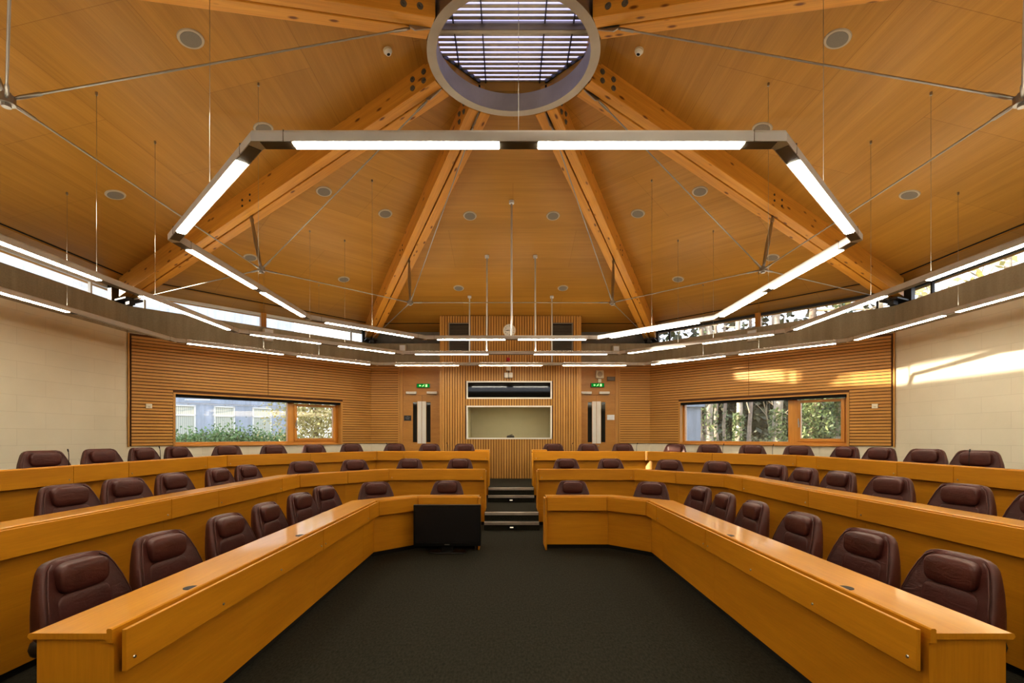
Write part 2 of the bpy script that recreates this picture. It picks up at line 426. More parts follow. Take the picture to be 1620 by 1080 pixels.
# stair in the aisle
st = thing('aisle_stair', 'four dark carpeted steps with pale metal nosings in the aisle', 'steps', (0,8.47,0))
for y0, y1, z0, z1 in ((8.47,8.69,0,T1/2), (10.05,10.27,T1,T1*1.5)):
    mb = MB(); mb.box(-.48,.48,y0,y1,z0,z1); mb.build('step', M['carpet'], st)
for y, z in ((8.47,T1/2),(8.69,T1),(10.05,T1*1.5),(10.27,T2)):
    mb = MB(); mb.box(-.478,.478,y-.012,y+.05,z,z+.008); mb.box(-.478,.478,y-.014,y-.001,z-.04,z+.006); mb.build('nosing', M['alu'], st)
for y, z in ((8.468,.065),(10.048,T1+.06)):
    mb = MB(); mb.box(-.085,.085,y-.01,y,z-.04,z+.04); pl = mb.build('step_light', M['black'], st, .004)
    mb = MB(); mb.box(-.03,.03,y-.016,y-.009,z-.022,z-.002); mb.build('lens', M['steplamp'], pl)

# ------------------------------------------------------------------ ceiling
OUT = 1.06
def pk(i, k, dz=0):
    x, y = WV[i % 8]; return Vector((x*k, CY+(y-CY)*k, zceil(k)+dz))
mb = MB()
for i in range(8):
    K0, K1 = OUT+.02, .122
    a, b, c, d = pk(i,K0), pk(i+1,K0), pk(i+1,K1), pk(i,K1)
    mid = (a+b)/2; u = (b-a).normalized(); v = ((c+d)/2-mid).normalized()
    uvf = lambda p: ((p-mid).dot(u)+1.2+i*9.76, (p-mid).dot(v)+i*4.88+.35)
    mb.face([a,b,c,d], [uvf(q) for q in (a,b,c,d)])
    up = Vector((0,0,.12)); mb.face([d+up,c+up,b+up,a+up], [uvf(q) for q in (d,c,b,a)])
    mb.face([a,a+up,b+up,b],[uvf(q) for q in (a,a,b,b)]); mb.face([d,c,c+up,d+up],[uvf(q) for q in (d,c,c,d)])
mb.build('ceiling', M['ply'], kind='structure', recalc=False)
# fascia line strip at the eaves (plywood soffit edge) + clerestory
for i, n in enumerate(FN):
    f = FC[n]; e0 = .165
    # timber head trim
    mb = MB()
    k0, k1 = 1.0, OUT
    a, b, c, d = pk(i,.995,-.012), pk(i+1,.995,-.012), pk(i+1,OUT,-.012), pk(i,OUT,-.012)
    mb.hexa([a,b,c,d]+[q+Vector((0,0,.010)) for q in (a,b,c,d)])
    mb.build('trim_%d' % (i+2), M['ply'], kind='structure')
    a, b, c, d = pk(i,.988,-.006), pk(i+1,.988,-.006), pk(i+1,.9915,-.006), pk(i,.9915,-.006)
    mb = MB(); mb.hexa([a,b,c,d]+[q+Vector((0,0,.005)) for q in (a,b,c,d)]); mb.build('trim_%d' % (i+40), M['dark_gap'], kind='structure')  # thin dark strip, a shadow line painted along the eaves
    if n == 'back':
        mb = MB(); f.box(mb, -.1, f.L+.1, -.44, -.40, ZT, zceil(OUT)+.03); mb.build('trim_11', M['grey_panel'], kind='structure'); continue
    w = struct_root('window_%d' % (i+5), f.p(f.L/2, -.42, ZT))
    zt = zceil(OUT)
    mb = MB(); f.box(mb, -.1, f.L+.1, -.43, -.424, ZT+.02, zt-.01); mb.build('pane', M['glass'], w)
    fm = M['dark_post'] if n in ('left','right','right_corner') else M['white']
    mb = MB(); f.box(mb, -.13, f.L+.13, -.45, -.40, ZT, ZT+.025); f.box(mb, -.13, f.L+.13, -.45, -.39, zt-.05, zt+.03)
    for u in (.32, f.L-.36): f.box(mb, u, u+.035, -.45, -.40, ZT, zt)
    mb.build('window_frame', M['dark_post'] if 'right' in n else M['white'], w)
    mb = MB()
    if n in ('left_corner','right_corner'):
        f.box(mb, f.L/2-.06, f.L/2+.06, -.46, -.36, ZT, zt+.02, 'z'); mb.build('mullion', M['frame_wood'], w)
    else: mb.bm.free()
# corner posts between clerestories
for i in range(8):
    v = Vector((*WV[i],0)); d = (v-Vector((CX,CY,0))).normalized(); t = Vector((-d.y,d.x,0)); c = v+d*.26
    mb = MB(); mb.obox(c+Vector((0,0,ZT+.2)), (0,0,1), t, d, .40, .36, .14); mb.build('trim_%d' % (20+i), M['dark_post'], kind='structure')

# ------------------------------------------------------------------ roof beams (glulam) with steel bolts
BV = {'far_left': 2, 'mid_left': 1, 'near_left': 0, 'far_right': 3, 'mid_right': 4, 'near_right': 5}
BL = {'far_left':'pine roof beam left of the aisle, running to the back wall corner','mid_left':'pine roof beam running down to the left clerestory corner',
      'near_left':'pine roof beam at the top left edge of the photo','far_right':'pine roof beam right of the aisle, running to the back wall corner',
      'mid_right':'pine roof beam running down to the right clerestory corner','near_right':'pine roof beam at the top right edge of the photo'}
HW, SLOT = .155, .011
def soff(r, R): 
    k = r/R; return zceil(k)-.30-.08*k
for key, vi in BV.items():
    v = Vector((*WV[vi],0)); c0 = Vector((CX,CY,0)); R = (v-c0).length; d = (v-c0)/R; t = Vector((-d.y,d.x,0))
    r0, r1 = .985, R-.02
    root = thing('roof_beam', BL[key], 'beam', tuple(c0+d*r1+Vector((0,0,soff(r1,R)))), 'glued pine beams radiating from the lantern ring')
    P = lambda r, s, z: c0+d*r+t*s+Vector((0,0,z))
    zt = lambda r: zceil(r/R)+.05
    for s0, s1 in ((-HW,-SLOT),(SLOT,HW)):
        mb = MB()
        mb.hexa([P(r0,s0,soff(r0,R)),P(r1,s0,soff(r1,R)),P(r1,s1,soff(r1,R)),P(r0,s1,soff(r0,R)),P(r0,s0,zt(r0)),P(r1,s0,zt(r1)),P(r1,s1,zt(r1)),P(r0,s1,zt(r0))])
        mb.build('lamella', M['glulam'], root, .006)
    mb = MB()
    mb.hexa([P(r0,-SLOT,soff(r0,R)+.05),P(r1,-SLOT,soff(r1,R)+.05),P(r1,SLOT,soff(r1,R)+.05),P(r0,SLOT,soff(r0,R)+.05),P(r0,-SLOT,zt(r0)),P(r1,-SLOT,zt(r1)),P(r1,SLOT,zt(r1)),P(r0,SLOT,zt(r0))])
    mb.build('slot_plate', M['dark_gap'], root)
    for sd in (-1,1):
        for rr, zz in ((1.15,.09),(1.15,.20),(1.32,.09),(1.32,.20)):
            mb = MB(); mb.disc(P(rr,sd*HW,soff(rr,R)+zz), t*sd, .033, .012, 16); mb.disc(P(rr,sd*HW,soff(rr,R)+zz)+t*sd*.012, t*sd, .015, .012, 6); mb.build('bolt', M['vent'], root)
        for rr, zz in ((4.42,.10),(4.42,.19),(4.6,.10),(4.6,.19)):
            mb = MB(); mb.disc(P(rr,sd*HW-sd*.002,soff(rr,R)+zz), t*sd, .018, .008, 12); mb.build('bolt', M['dark_post'], root)
    # steel shoe at the foot
    mb = MB(); mb.obox(P(R-.03,0,soff(R,R)-.03), d, t, (0,0,1), .42, .30, .03); mb.obox(P(R-.08,0,soff(R,R)-.075), (0,0,1), t, d, .09, .10, .16); mb.build('steel_shoe', M['dark_post'], root)

# ------------------------------------------------------------------ lantern ring, louvres, skylight
lr = thing('lantern_ring', 'round grey steel ring around the skylight at the ceiling peak', 'skylight ring', (0,CY,5.97))
def annulus(mb, ro, ri, z0, z1, seg=96):
    for k in range(seg):
        a, b = 2*math.pi*k/seg, 2*math.pi*(k+1)/seg
        p = lambda r, t, z: Vector((r*math.cos(t), CY+r*math.sin(t), z))
        for q in ([p(ri,a,z0),p(ri,b,z0),p(ro,b,z0),p(ro,a,z0)], [p(ro,a,z1),p(ro,b,z1),p(ri,b,z1),p(ri,a,z1)]): mb.face(q)
        for q in ([p(ro,a,z0),p(ro,b,z0),p(ro,b,z1),p(ro,a,z1)], [p(ri,b,z0),p(ri,a,z0),p(ri,a,z1),p(ri,b,z1)]): mb.face(q, smooth=True)
mb = MB(); annulus(mb, .967, .885, 5.97, 6.20); ob = mb.build('ring', M['ring_steel'], lr, recalc=False)
mb = MB(); annulus(mb, .985, .877, 5.962, 5.985); mb.build('rim', M['ring_steel'], lr, recalc=False)
def octg(ap, z): 
    r = ap/math.cos(math.pi/8); return [Vector((r*math.cos(math.pi/8+i*math.pi/4), CY+r*math.sin(math.pi/8+i*math.pi/4), z)) for i in range(8)]
cb = struct_root('trim_30', (0,CY,6.2)); mb = MB()
A, B = octg(1.0, 6.19), octg(1.0, 6.43); A2, B2 = octg(1.08, 6.19), octg(1.08, 6.43)
for i in range(8):
    j = (i+1) % 8; mb.hexa([A[i],A[j],A2[j],A2[i],B[i],B[j],B2[j],B2[i]])
mb.build('skylight_curb', M['ply'], cb)
mb = MB(); A, B, A2, B2 = octg(1.02, 6.43), octg(1.45, 6.62), octg(1.5, 6.43), octg(1.52, 6.62)
for i in range(8):
    j = (i+1) % 8; mb.hexa([A[i],A[j],A2[j],A2[i],B[i],B[j],B2[j],B2[i]])
mb.build('skylight_splay', M['white'], cb)
mb = MB(); a = octg(1.5, 6.62); mb.prism(a, (0,0,.012)); mb.build('skylight_pane', M['sky_glass'], cb)
bl = thing('louvre_blind', 'slatted metal louvres below the skylight inside the ring', 'louvre', (0,CY,6.38))
mb = MB()
AP = .95
for i in range(-12, 13):
    yy = i*.076
    if abs(yy) > AP-.02 or abs(yy) < .045: continue
    t8 = math.tan(math.pi/8)*AP
    hx = AP if abs(yy) < t8 else AP-(abs(yy)-t8)
    mb.obox((0,CY+yy,6.385), (1,0,0), (0,math.cos(.12),math.sin(.12)), (0,-math.sin(.12),math.cos(.12)), 2*hx, .050, .008)
mb.build('slats', M['louvre'], bl)
for xx in (-.69,-.36,.36,.69):
    mb = MB(); ly = AP if abs(xx) < .39 else AP-(abs(xx)-.39)
    mb.obox((xx,CY,6.385), (0,1,0), (-1,0,0), (0,0,1), 2*ly-.02, .012, .055); mb.build('carrier', M['dark_post'], bl)
mb = MB(); mb.obox((0,CY,6.34), (1,0,0), (0,1,0), (0,0,1), 1.9, .06, .11); mb.build('cross_bar', M['ring_steel'], bl, .006)
mb = MB(); q = octg(AP+.02, 6.36); q2 = octg(AP, 6.36)
for i in range(8):
    j = (i+1) % 8; mb.hexa([q[i],q[j],q2[j],q2[i]]+[w+Vector((0,0,.05)) for w in (q[i],q[j],q2[j],q2[i])])
mb.build('blind_frame', M['dark_post'], bl)

# ------------------------------------------------------------------ tension frame
NZ = 4.20
ND = [(-1.94,9.34),(-3.86,7.49),(-3.885,3.71),(-1.94,1.86),(1.94,1.86),(3.86,3.71),(3.86,7.49),(1.94,9.34)]
NB = [2,1,0,7,6,5,4,3]
tf = thing('tension_frame', 'thin steel tie rods and struts forming an octagon under the roof beams', 'roof truss', (0,CY,NZ))
for i in range(8):
    n = Vector((*ND[i], NZ)); v = Vector((*WV[NB[i]],0)); c0 = Vector((CX,CY,0)); R = (v-c0).length; d = (v-c0)/R; t = Vector((-d.y,d.x,0))
    rn = (Vector((n.x,n.y,0))-c0).length
    top = c0+d*(rn+.31); top.z = soff(rn+.31, R)
    ax = (top-n)
    # tapered cigar strut
    mb = MB(); mb.tube([n, n+ax*.15, n+ax*.5, n+ax*.85, n+ax*.95], [.016,.022,.033,.022,.016], 12)
    mb.obox(n+ax*.965, ax, t, ax.cross(t), .10, .012, .05); mb.obox(n+ax*.93, ax, t, ax.cross(t), .07, .045, .035)
    mb.build('strut', M['steel'], tf)
    mb = MB(); mb.disc(n-Vector((0,0,.03)), (0,0,1), .055, .06, 16); mb.disc(n-Vector((0,0,.055)), (0,0,1), .03, .11, 12); mb.build('node', M['steel'], tf)
    nxt = Vector((*ND[(i+1) % 8], NZ))
    def rod(a, b, r=.009):
        mb = MB(); dd = (b-a).normalized(); l = (b-a).length
        mb.tube([a+dd*.05, a+dd*.10, a+dd*.22, a+dd*.24, b-dd*.24, b-dd*.22, b-dd*.10, b-dd*.05], [.011,.0155,.0155,r,r,.0155,.0155,.011], 8)
        mb.build('tie_rod', M['steel'], tf)
    rod(n, nxt)
    if i not in (3,4):
        lug = c0+d*1.06; lug.z = soff(1.06,R)-.02
        mb = MB(); mb.prism([lug+d*-.07+Vector((0,0,.03)), lug+d*.16+Vector((0,0,.015)), lug+d*.16+Vector((0,0,-.035)), lug+d*.10+Vector((0,0,-.05))], t*.016); mb.build('lug', M['steel'], tf)
        rod(lug+d*.11+Vector((0,0,-.02)), n)
        foot = c0+d*(R-.12); foot.z = soff(R,R)-.03
        rod(n, foot)

# ------------------------------------------------------------------ suspended light rings
LZ = 3.33
def ring_light(name, label, V8, lamps, wires, tubes, group):
    """V8: octagon corner points, anticlockwise from near-left of the near side; lamps: per side list of (start,end,lit)"""
    root = thing(name, label, 'ceiling light', (0,CY,LZ), group)
    P = [Vector((*p,0)) for p in V8]; n = len(P)
    cen = Vector((CX,5.62,0))
    for i in range(n):
        a, b = P[i], P[(i+1) % n]; u = (b-a).normalized(); Lg = (b-a).length
        nn = Vector((-u.y,u.x,0)); 
        if (cen-a).dot(nn) < 0: nn = -nn
        # mitre at corners
        pa, nb = P[i-1], P[(i+2) % n]
        def mitre(q, d0, d1, o):
            n0 = Vector((-d0.y,d0.x,0)); n1 = Vector((-d1.y,d1.x,0))
            if (cen-q).dot(n0) < 0: n0 = -n0
            if (cen-q).dot(n1) < 0: n1 = -n1
            m = (n0+n1).normalized(); return q+m*(o/m.dot(n1))
        d0 = (a-pa).normalized(); d2 = (nb-b).normalized()
        prof = [(-.040,0),(.040,0),(.042,.05),(.034,.066),(-.034,.066),(-.042,.05)]
        mb = MB(); A = []; Bq = []
        for o, z in prof:
            A.append(mb.bm.verts.new(mitre(a,d0,u,o)+Vector((0,0,LZ+z)))); Bq.append(mb.bm.verts.new(mitre(b,u,d2,o)+Vector((0,0,LZ+z))))
        k = len(prof)
        for j in range(k): mb.bm.faces.new([A[j],A[(j+1)%k],Bq[(j+1)%k],Bq[j]])
        mb.bm.faces.new(A[::-1]); mb.bm.faces.new(Bq)
        h = mb.build('housing', M['lum'], root)
        for s0, s1, lit in lamps[i]:
            c = a+u*((s0+s1)/2)+Vector((0,0,LZ-.003))
            mb = MB(); mb.obox(c, u, nn, (0,0,1), s1-s0, .054, .008); mb.build('lamp', M['lamp'] if lit else M['lamp_off'], h)
            if lit:
                q = [c+u*sx_*(s1-s0)/2+nn*sy_*.026+Vector((0,0,.0705)) for sx_,sy_ in ((-1,-1),(1,-1),(1,1),(-1,1))]
                if (q[1]-q[0]).cross(q[2]-q[1]).z < 0: q = q[::-1]
                mb = MB(); mb.face(q); mb.build('upper_lamp', M['lamp_up'], h, recalc=False)
        ed = [.035]+[v for s0, s1, lit in lamps[i] for v in (s0-.004, s1+.004)]+[Lg-.035]
        for q0, q1 in zip(ed[::2], ed[1::2]):
            mb = MB(); mb.obox(a+u*(q0+q1)/2+Vector((0,0,LZ-.001)), u, nn, (0,0,1), q1-q0, .070, .004); mb.build('blank_plate', M['blank'], h)
        for q in (.17, Lg-.17):
            mb = MB(); mb.obox(a+u*q+Vector((0,0,LZ+.033)), u, nn, (0,0,1), .003, .0855, .067); mb.build('joint_band', M['blank'], h)
    for (x, y) in wires:
        z1 = zc(x,y)
        mb = MB(); mb.tube([(x,y,LZ+.06),(x,y,z1)], .0017, 5); mb.disc((x,y,z1-.035),(0,0,1),.012,.035,10); mb.disc((x,y,LZ+.064),(0,0,1),.012,.02,10,.006); mb.build('suspension_wire', M['steel'], root)
    for (x, y) in tubes:
        z1 = zc(x,y)
        mb = MB(); mb.tube([(x,y,LZ+.06),(x,y,z1)], .017, 12); mb.disc((x,y,z1-.05),(0,0,1),.045,.05,16); mb.build('suspension_tube', M['lum'], root)
    return root
def two(Lg, m, g): 
    h = (Lg-2*m-g)/2; return [(m, m+h, True), (m+h+g, Lg-m, True)]
def one(Lg, m): return [(m, Lg-m, True)]
R1 = [(-1.52,2.83),(1.52,2.83),(2.96,4.22),(2.96,7.08),(1.52,8.53),(-1.52,8.53),(-2.96,7.08),(-2.96,4.22)]
l_d, l_s = 2.0, 2.86
ring_light('ring_light', 'smallest and innermost of the three hanging octagonal light rings', R1,
    [two(3.04,.22,.23), one(2.0,.25), two(l_s,.2,.17), one(2.04,.25), two(3.04,.22,.23), one(2.04,.25), two(l_s,.2,.17), one(2.0,.25)],
    [(0,2.83),(2.2,3.49),(-2.2,3.49),(2.96,5.65),(-2.96,5.65),(2.24,7.8),(-2.24,7.8)], [(0,8.53)], 'octagonal light rings')
R2 = [(-2.25,1.12),(2.25,1.12),(4.5,3.23),(4.5,7.97),(2.25,10.08),(-2.25,10.08),(-4.5,7.97),(-4.5,3.23)]
sd = [(.25,2.05,True),(2.65,4.5,True)]
ring_light('ring_light', 'middle of the three hanging octagonal light rings', R2,
    [[(.27,1.77,True),(2.73,4.23,True)], two(3.08,.2,.35), sd, two(3.08,.2,.35), [(.27,1.77,True),(2.73,4.23,True)], two(3.08,.2,.35), [(4.74-b,4.74-a,c) for a,b,c in sd[::-1]], two(3.08,.2,.35)],
    [(4.5,5.25),(4.5,6.12),(-4.5,5.25),(-4.5,6.12),(3.64,8.78),(3.16,9.23),(-3.64,8.78),(-3.16,9.23)], [(-.5,10.08),(.5,10.08)], 'octagonal light rings')
R3 = [(-3.2,-.45),(3.2,-.45),(6.06,2.45),(6.06,8.75),(3.2,11.65),(-3.2,11.65),(-6.06,8.75),(-6.06,2.45)]
bk = [(.45,1.95,True),(2.45,3.95,True),(4.45,5.95,True)]
ring_light('ring_light', 'largest and outermost of the three hanging octagonal light rings', R3,
    [bk, two(4.07,.2,.3), [(.3,2.1,True),(2.35,4.18,True),(4.38,6.12,True)], two(4.07,.2,.3), bk, two(4.07,.2,.3), [(.18,2.0,False),(2.12,3.95,True),(4.2,6.0,True)], two(4.07,.2,.3)],
    [(6.06,6.62),(6.06,4.58),(-6.06,6.62),(-6.06,4.58),(5.0,9.83),(4.2,10.64),(-5.0,9.83),(-4.2,10.64)], [(-.985,11.65),(.985,11.65)], 'octagonal light rings')

# ------------------------------------------------------------------ ceiling fixtures
def speaker(x, y, lab):
    n = ceil_normal(x,y); c = Vector((x,y,zc(x,y)))
    r = thing('ceiling_speaker', lab, 'speaker', tuple(c), 'round speakers set in the plywood ceiling')
    mb = MB(); mb.disc(c-n*.004, n, .125, .016, 32, .118); mb.build('rim', M['speaker_rim'], r)
    mb = MB(); mb.disc(c+n*.0125, n, .096, .003, 32); mb.build('grille', M['speaker_mesh'], r)
for sgn, sd in ((-1,'left'),(1,'right')):
    for x, y, w in ((3.27,4.92,'high in the %s ceiling panel, nearest the top edge of the photo'),(5.63,6.9,'low in the %s ceiling panel beside the suspension wires'),
        (3.26,6.36,'half hidden behind the %s end of the near light bar'),(3.04,7.87,'in the upper %s corner panel below the smaller light ring'),
        (2.25,8.67,'in the %s corner panel close to the beam beside the aisle'),(.76,8.9,'in the upper back ceiling panel, %s of the hanging tubes'),
        (4.97,9.27,'low in the %s corner panel behind the steel strut'),(3.64,10.6,'low in the %s corner panel near the beam beside the aisle'),(1.21,11.3,'low in the back ceiling panel, %s of the clock')):
        speaker(x*sgn, y, 'round ceiling speaker '+w % sd)
    x, y = 1.46*sgn, 5.64; n = ceil_normal(x,y); c = Vector((x,y,zc(x,y)))
    r = thing('smoke_detector', 'small white smoke detector on the ceiling %s of the skylight ring' % sd, 'smoke detector', tuple(c), 'smoke detectors beside the skylight')
    mb = MB(); mb.disc(c-n*.004, n, .05, .03, 24); mb.build('detector_base', M['cream'], r)
    mb = MB(); mb.disc(c+n*.026, n, .042, .03, 24, .03); mb.build('sensor_head', M['white'], r)
    mb = MB(); mb.disc(c+n*.056, n, .02, .002, 12); mb.build('vent_slot', M['black'], r)

# ------------------------------------------------------------------ slatted wall panels
def slats(f, u0, u1, z0, z1, hole=None, back=None, pitch=.0625):
    """horizontal slats on facet f with an optional rectangular hole (ua,ub,za,zb)"""
    mb = MB(); z = z0+.012; h = pitch*.76
    while z+h < z1:
        segs = [(u0,u1)]
        if hole and z+h > hole[2] and z < hole[3]: segs = [(u0,hole[0]),(hole[1],u1)]
        for a, b in segs:
            cuts = [a]+[s for s in (back or []) if a < s < b]+[b]
            for p, q in zip(cuts, cuts[1:]): f.box(mb, p+.004, q-.004, .014, .034, z, z+h)
        z += pitch
    return mb
def back_board(f, u0, u1, z0, z1, hole=None):
    mb = MB()
    if hole:
        f.box(mb,u0,hole[0],.002,.013,z0,z1); f.box(mb,hole[1],u1,.002,.013,z0,z1)
        if hole[2] > z0+.02: f.box(mb,hole[0],hole[1],.002,.013,z0,hole[2])
        f.box(mb,hole[0],hole[1],.002,.013,hole[3],z1)
    else: f.box(mb,u0,u1,.002,.013,z0,z1)
    return mb
PZ0, PZ1 = 1.44, ZB-.01
for n, sd in (('left_corner','left'),('right_corner','right')):
    f = FC[n]; a, b = (WU0*f.L, WU1*f.L) if sd == 'left' else ((1-WU1)*f.L, (1-WU0)*f.L)
    hole = (a-.03, b+.03, 0, HEAD+.03)
    r = thing('slatted_wall_panel', 'wide horizontal timber slat panel around the %s window' % sd, 'wall panel', tuple(f.p(f.L/2,0,PZ0)), 'timber slat wall panels')
    u0, u1 = (.02, f.L-.004) if sd == 'left' else (.004, f.L-.02)
    slats(f, u0+(.03 if sd == 'left' else 0), u1-(.03 if sd == 'right' else 0), PZ0, PZ1, hole, [f.L*.49]).build('slats', M['slat'], r)
    back_board(f, u0, u1, PZ0, PZ1, hole).build('backing_board', M['slat_back'], r)
    mb = MB()
    ue = u0 if sd == 'left' else u1
    f.box(mb, ue-.02 if sd == 'left' else ue-.0, ue+.0 if sd == 'left' else ue+.02, .002, .045, PZ0-.01, PZ1, 'z'); mb.build('edge_trim', M['slat'], r)
    mb = MB()
    for q0, q1, z0, z1, g in ((a-.03,a,SILL-.02,HEAD+.03,'z'),(b,b+.03,SILL-.02,HEAD+.03,'z'),(a,b,HEAD,HEAD+.03,'u')): f.box(mb,q0,q1,.002,.04,z0,z1,g)
    mb.build('opening_lining', M['slat'], r)
f = FC['back']
for sd in ('left','right'):
    u0, u1 = (.004, .84) if sd == 'left' else (f.L-.84, f.L-.004)
    r = thing('slatted_wall_panel', 'narrow horizontal timber slat panel beside the %s double doors' % sd, 'wall panel', tuple(f.p((u0+u1)/2,0,PZ0)), 'timber slat wall panels')
    slats(f, u0, u1, PZ0, PZ1).build('slats', M['slat'], r); back_board(f, u0, u1, PZ0, PZ1).build('backing_board', M['slat_back'], r)

# ------------------------------------------------------------------ big windows
for num, n, sd in ((1,'left_corner','left'),(2,'right_corner','right')):
    f = FC[n]; a, b = (WU0*f.L, WU1*f.L) if sd == 'left' else ((1-WU1)*f.L, (1-WU0)*f.L)
    w = struct_root('window_%d' % num, f.p((a+b)/2,-.2,SILL))
    if sd == 'left': m0, m1 = .589*f.L, .617*f.L; s0, s1 = m1-.03, b
    else: m0, m1 = (1-.363)*f.L, (1-.328)*f.L; s0, s1 = m1-.03, b
    o0, o1 = -.24, -.14
    mb = MB(); fw = .075
    f.box(mb, a, b, o0, o1, SILL, SILL+.06); f.box(mb, a, b, o0, o1, HEAD-.05, HEAD)
    f.box(mb, a, a+.05, o0, o1, SILL, HEAD, 'z'); f.box(mb, b-fw, b, o0, o1, SILL, HEAD, 'z'); f.box(mb, m0, m1, o0, o1, SILL, HEAD, 'z')
    mb.build('window_frame', M['frame_wood'], w, .006)
    mb = MB(); q0, q1 = m1, b-fw; o2 = o1+.02
    for x0, x1, z0, z1, g in ((q0,q0+.07,SILL+.06,HEAD-.07,'z'),(q1-.07,q1,SILL+.06,HEAD-.07,'z'),(q0+.07,q1-.07,SILL+.06,SILL+.13,'u'),(q0+.07,q1-.07,HEAD-.13,HEAD-.07,'u')): f.box(mb,x0,x1,o0+.03,o2,z0,z1,g)
    sash = mb.build('opening_sash', M['frame_wood'], w, .006)
    mb = MB(); f.box(mb, q0+.025, q0+.05, o2, o2+.012, 1.83, 1.96); f.box(mb, q0+.03, q0+.045, o2+.012, o2+.04, 1.9, 1.92); f.box(mb, q0+.028, q0+.047, o2+.035, o2+.05, 1.90, 2.02); mb.build('window_handle', M['steel'], sash)
    mb = MB(); f.box(mb, a+.05, m0, -.20, -.194, SILL+.06, HEAD-.05); f.box(mb, q0+.07, q1-.07, -.20, -.194, SILL+.13, HEAD-.13); mb.build('pane', M['glass'], w)
    mb = MB(); f.box(mb, a, b, -.13, .045, SILL-.03, SILL+.002); mb.build('window_sill', M['frame_wood'], w, .004)
    mb = MB(); f.box(mb, a, b, -.13, 0.0, HEAD-.055, HEAD); mb.build('blind_box', M['dark_gap'], w)
    mb = MB(); f.box(mb, a-.004, a+.012, -.13, .03, SILL, HEAD, 'z'); f.box(mb, b-.012, b+.004, -.13, .03, SILL, HEAD, 'z'); mb.build('reveal_lining', M['slat'], w)
    # thermostat
    u = .062*f.L if sd == 'left' else (1-.058)*f.L
    r = thing('wall_thermostat', 'small cream square thermostat on the slat panel by the %s window' % sd, 'thermostat', tuple(f.p(u,.034,2.2)), 'thermostats on the slat panels')
    mb = MB(); f.box(mb,u-.05,u+.05,.034,.06,2.18,2.27); mb.build('thermostat_body', M['cream'], r, .006)
    mb = MB(); f.box(mb,u-.02,u+.02,.06,.062,2.20,2.215); mb.build('thermostat_slot', M['speaker_rim'], r)
# loudspeaker boxes on the concrete beam
def beam_box(f, u, z0, z1, w, lab, d=.13):
    r = thing('wall_speaker', lab, 'speaker', tuple(f.p(u,0,z0)), 'speaker boxes on the concrete ring beam')
    mb = MB(); f.box(mb,u-w/2,u+w/2,.02,d,z0,z1); mb.build('cabinet', M['speaker_rim'], r, .008)
    mb = MB(); f.box(mb,u-w/2+.02,u+w/2-.02,d,d+.004,z0+.02,z1-.02); mb.build('grille', M['lum'], r)
    mb = MB(); f.box(mb,u-.03,u+.03,0,.02,z0+.05,z1-.05); mb.build('bracket', M['black'], r)
beam_box(FC['left_corner'], 2.54, 3.80, 4.08, .22, 'grey speaker box on the beam above the left window')
beam_box(FC['right_corner'], FC['right_corner'].L-2.56, 3.80, 4.06, .22, 'grey speaker box on the beam above the right window')
beam_box(FC['back'], 3.76-2.88, 3.88, 4.08, .18, 'small grey speaker box on the back beam, left of the booth')
beam_box(FC['back'], 3.76+2.82, 3.86, 4.05, .18, 'small grey speaker box on the back beam, right of the booth')

# ------------------------------------------------------------------ booth with vertical slats
BY, BX = 12.57, 1.83
btop = zc(0, BY)+.0
mb = MB(); x = -BX+.005; i = 0
WIN = ((-1.14,1.07,2.60,3.06),(-1.14,1.07,1.56,2.425))
bp = .0665
while x+.05 <= BX:
    zs = [(T2+.005, zc(0,BY)-.02)]
    for a, b, z0, z1 in WIN:
        if x+.05 > a and x < b:
            nz = []
            for p, q in zs:
                if z0 >= q or z1 <= p: nz.append((p,q))
                else:
                    if z0-p > .01: nz.append((p,z0))
                    if q-z1 > .01: nz.append((z1,q))
            zs = nz
    for p, q in zs: mb.box(x, x+.05, BY, BY+.02, p, q, 'z')
    x += bp
bw = struct_root('wall_booth', (0,BY,T2))
mb.build('slats', M['slat_v'], bw)
mb = MB(); zt = zc(0,BY)-.02
def holed(mb, y0, y1):
    mb.box(-BX,-1.14,y0,y1,T2,zt); mb.box(1.07,BX,y0,y1,T2,zt); mb.box(-1.14,1.07,y0,y1,T2,1.56); mb.box(-1.14,1.07,y0,y1,2.425,2.60); mb.box(-1.14,1.07,y0,y1,3.06,zt)
holed(mb, BY+.021, BY+.08); mb.build('backing_board', M['slat_back'], bw)
mb = MB(); mb.box(-BX,-BX+.08,BY+.02,13.1,T2,zc(0,12.75)); mb.box(BX-.08,BX,BY+.02,13.1,T2,zc(0,12.75)); mb.build('side_wall', M['slat_v'], bw)
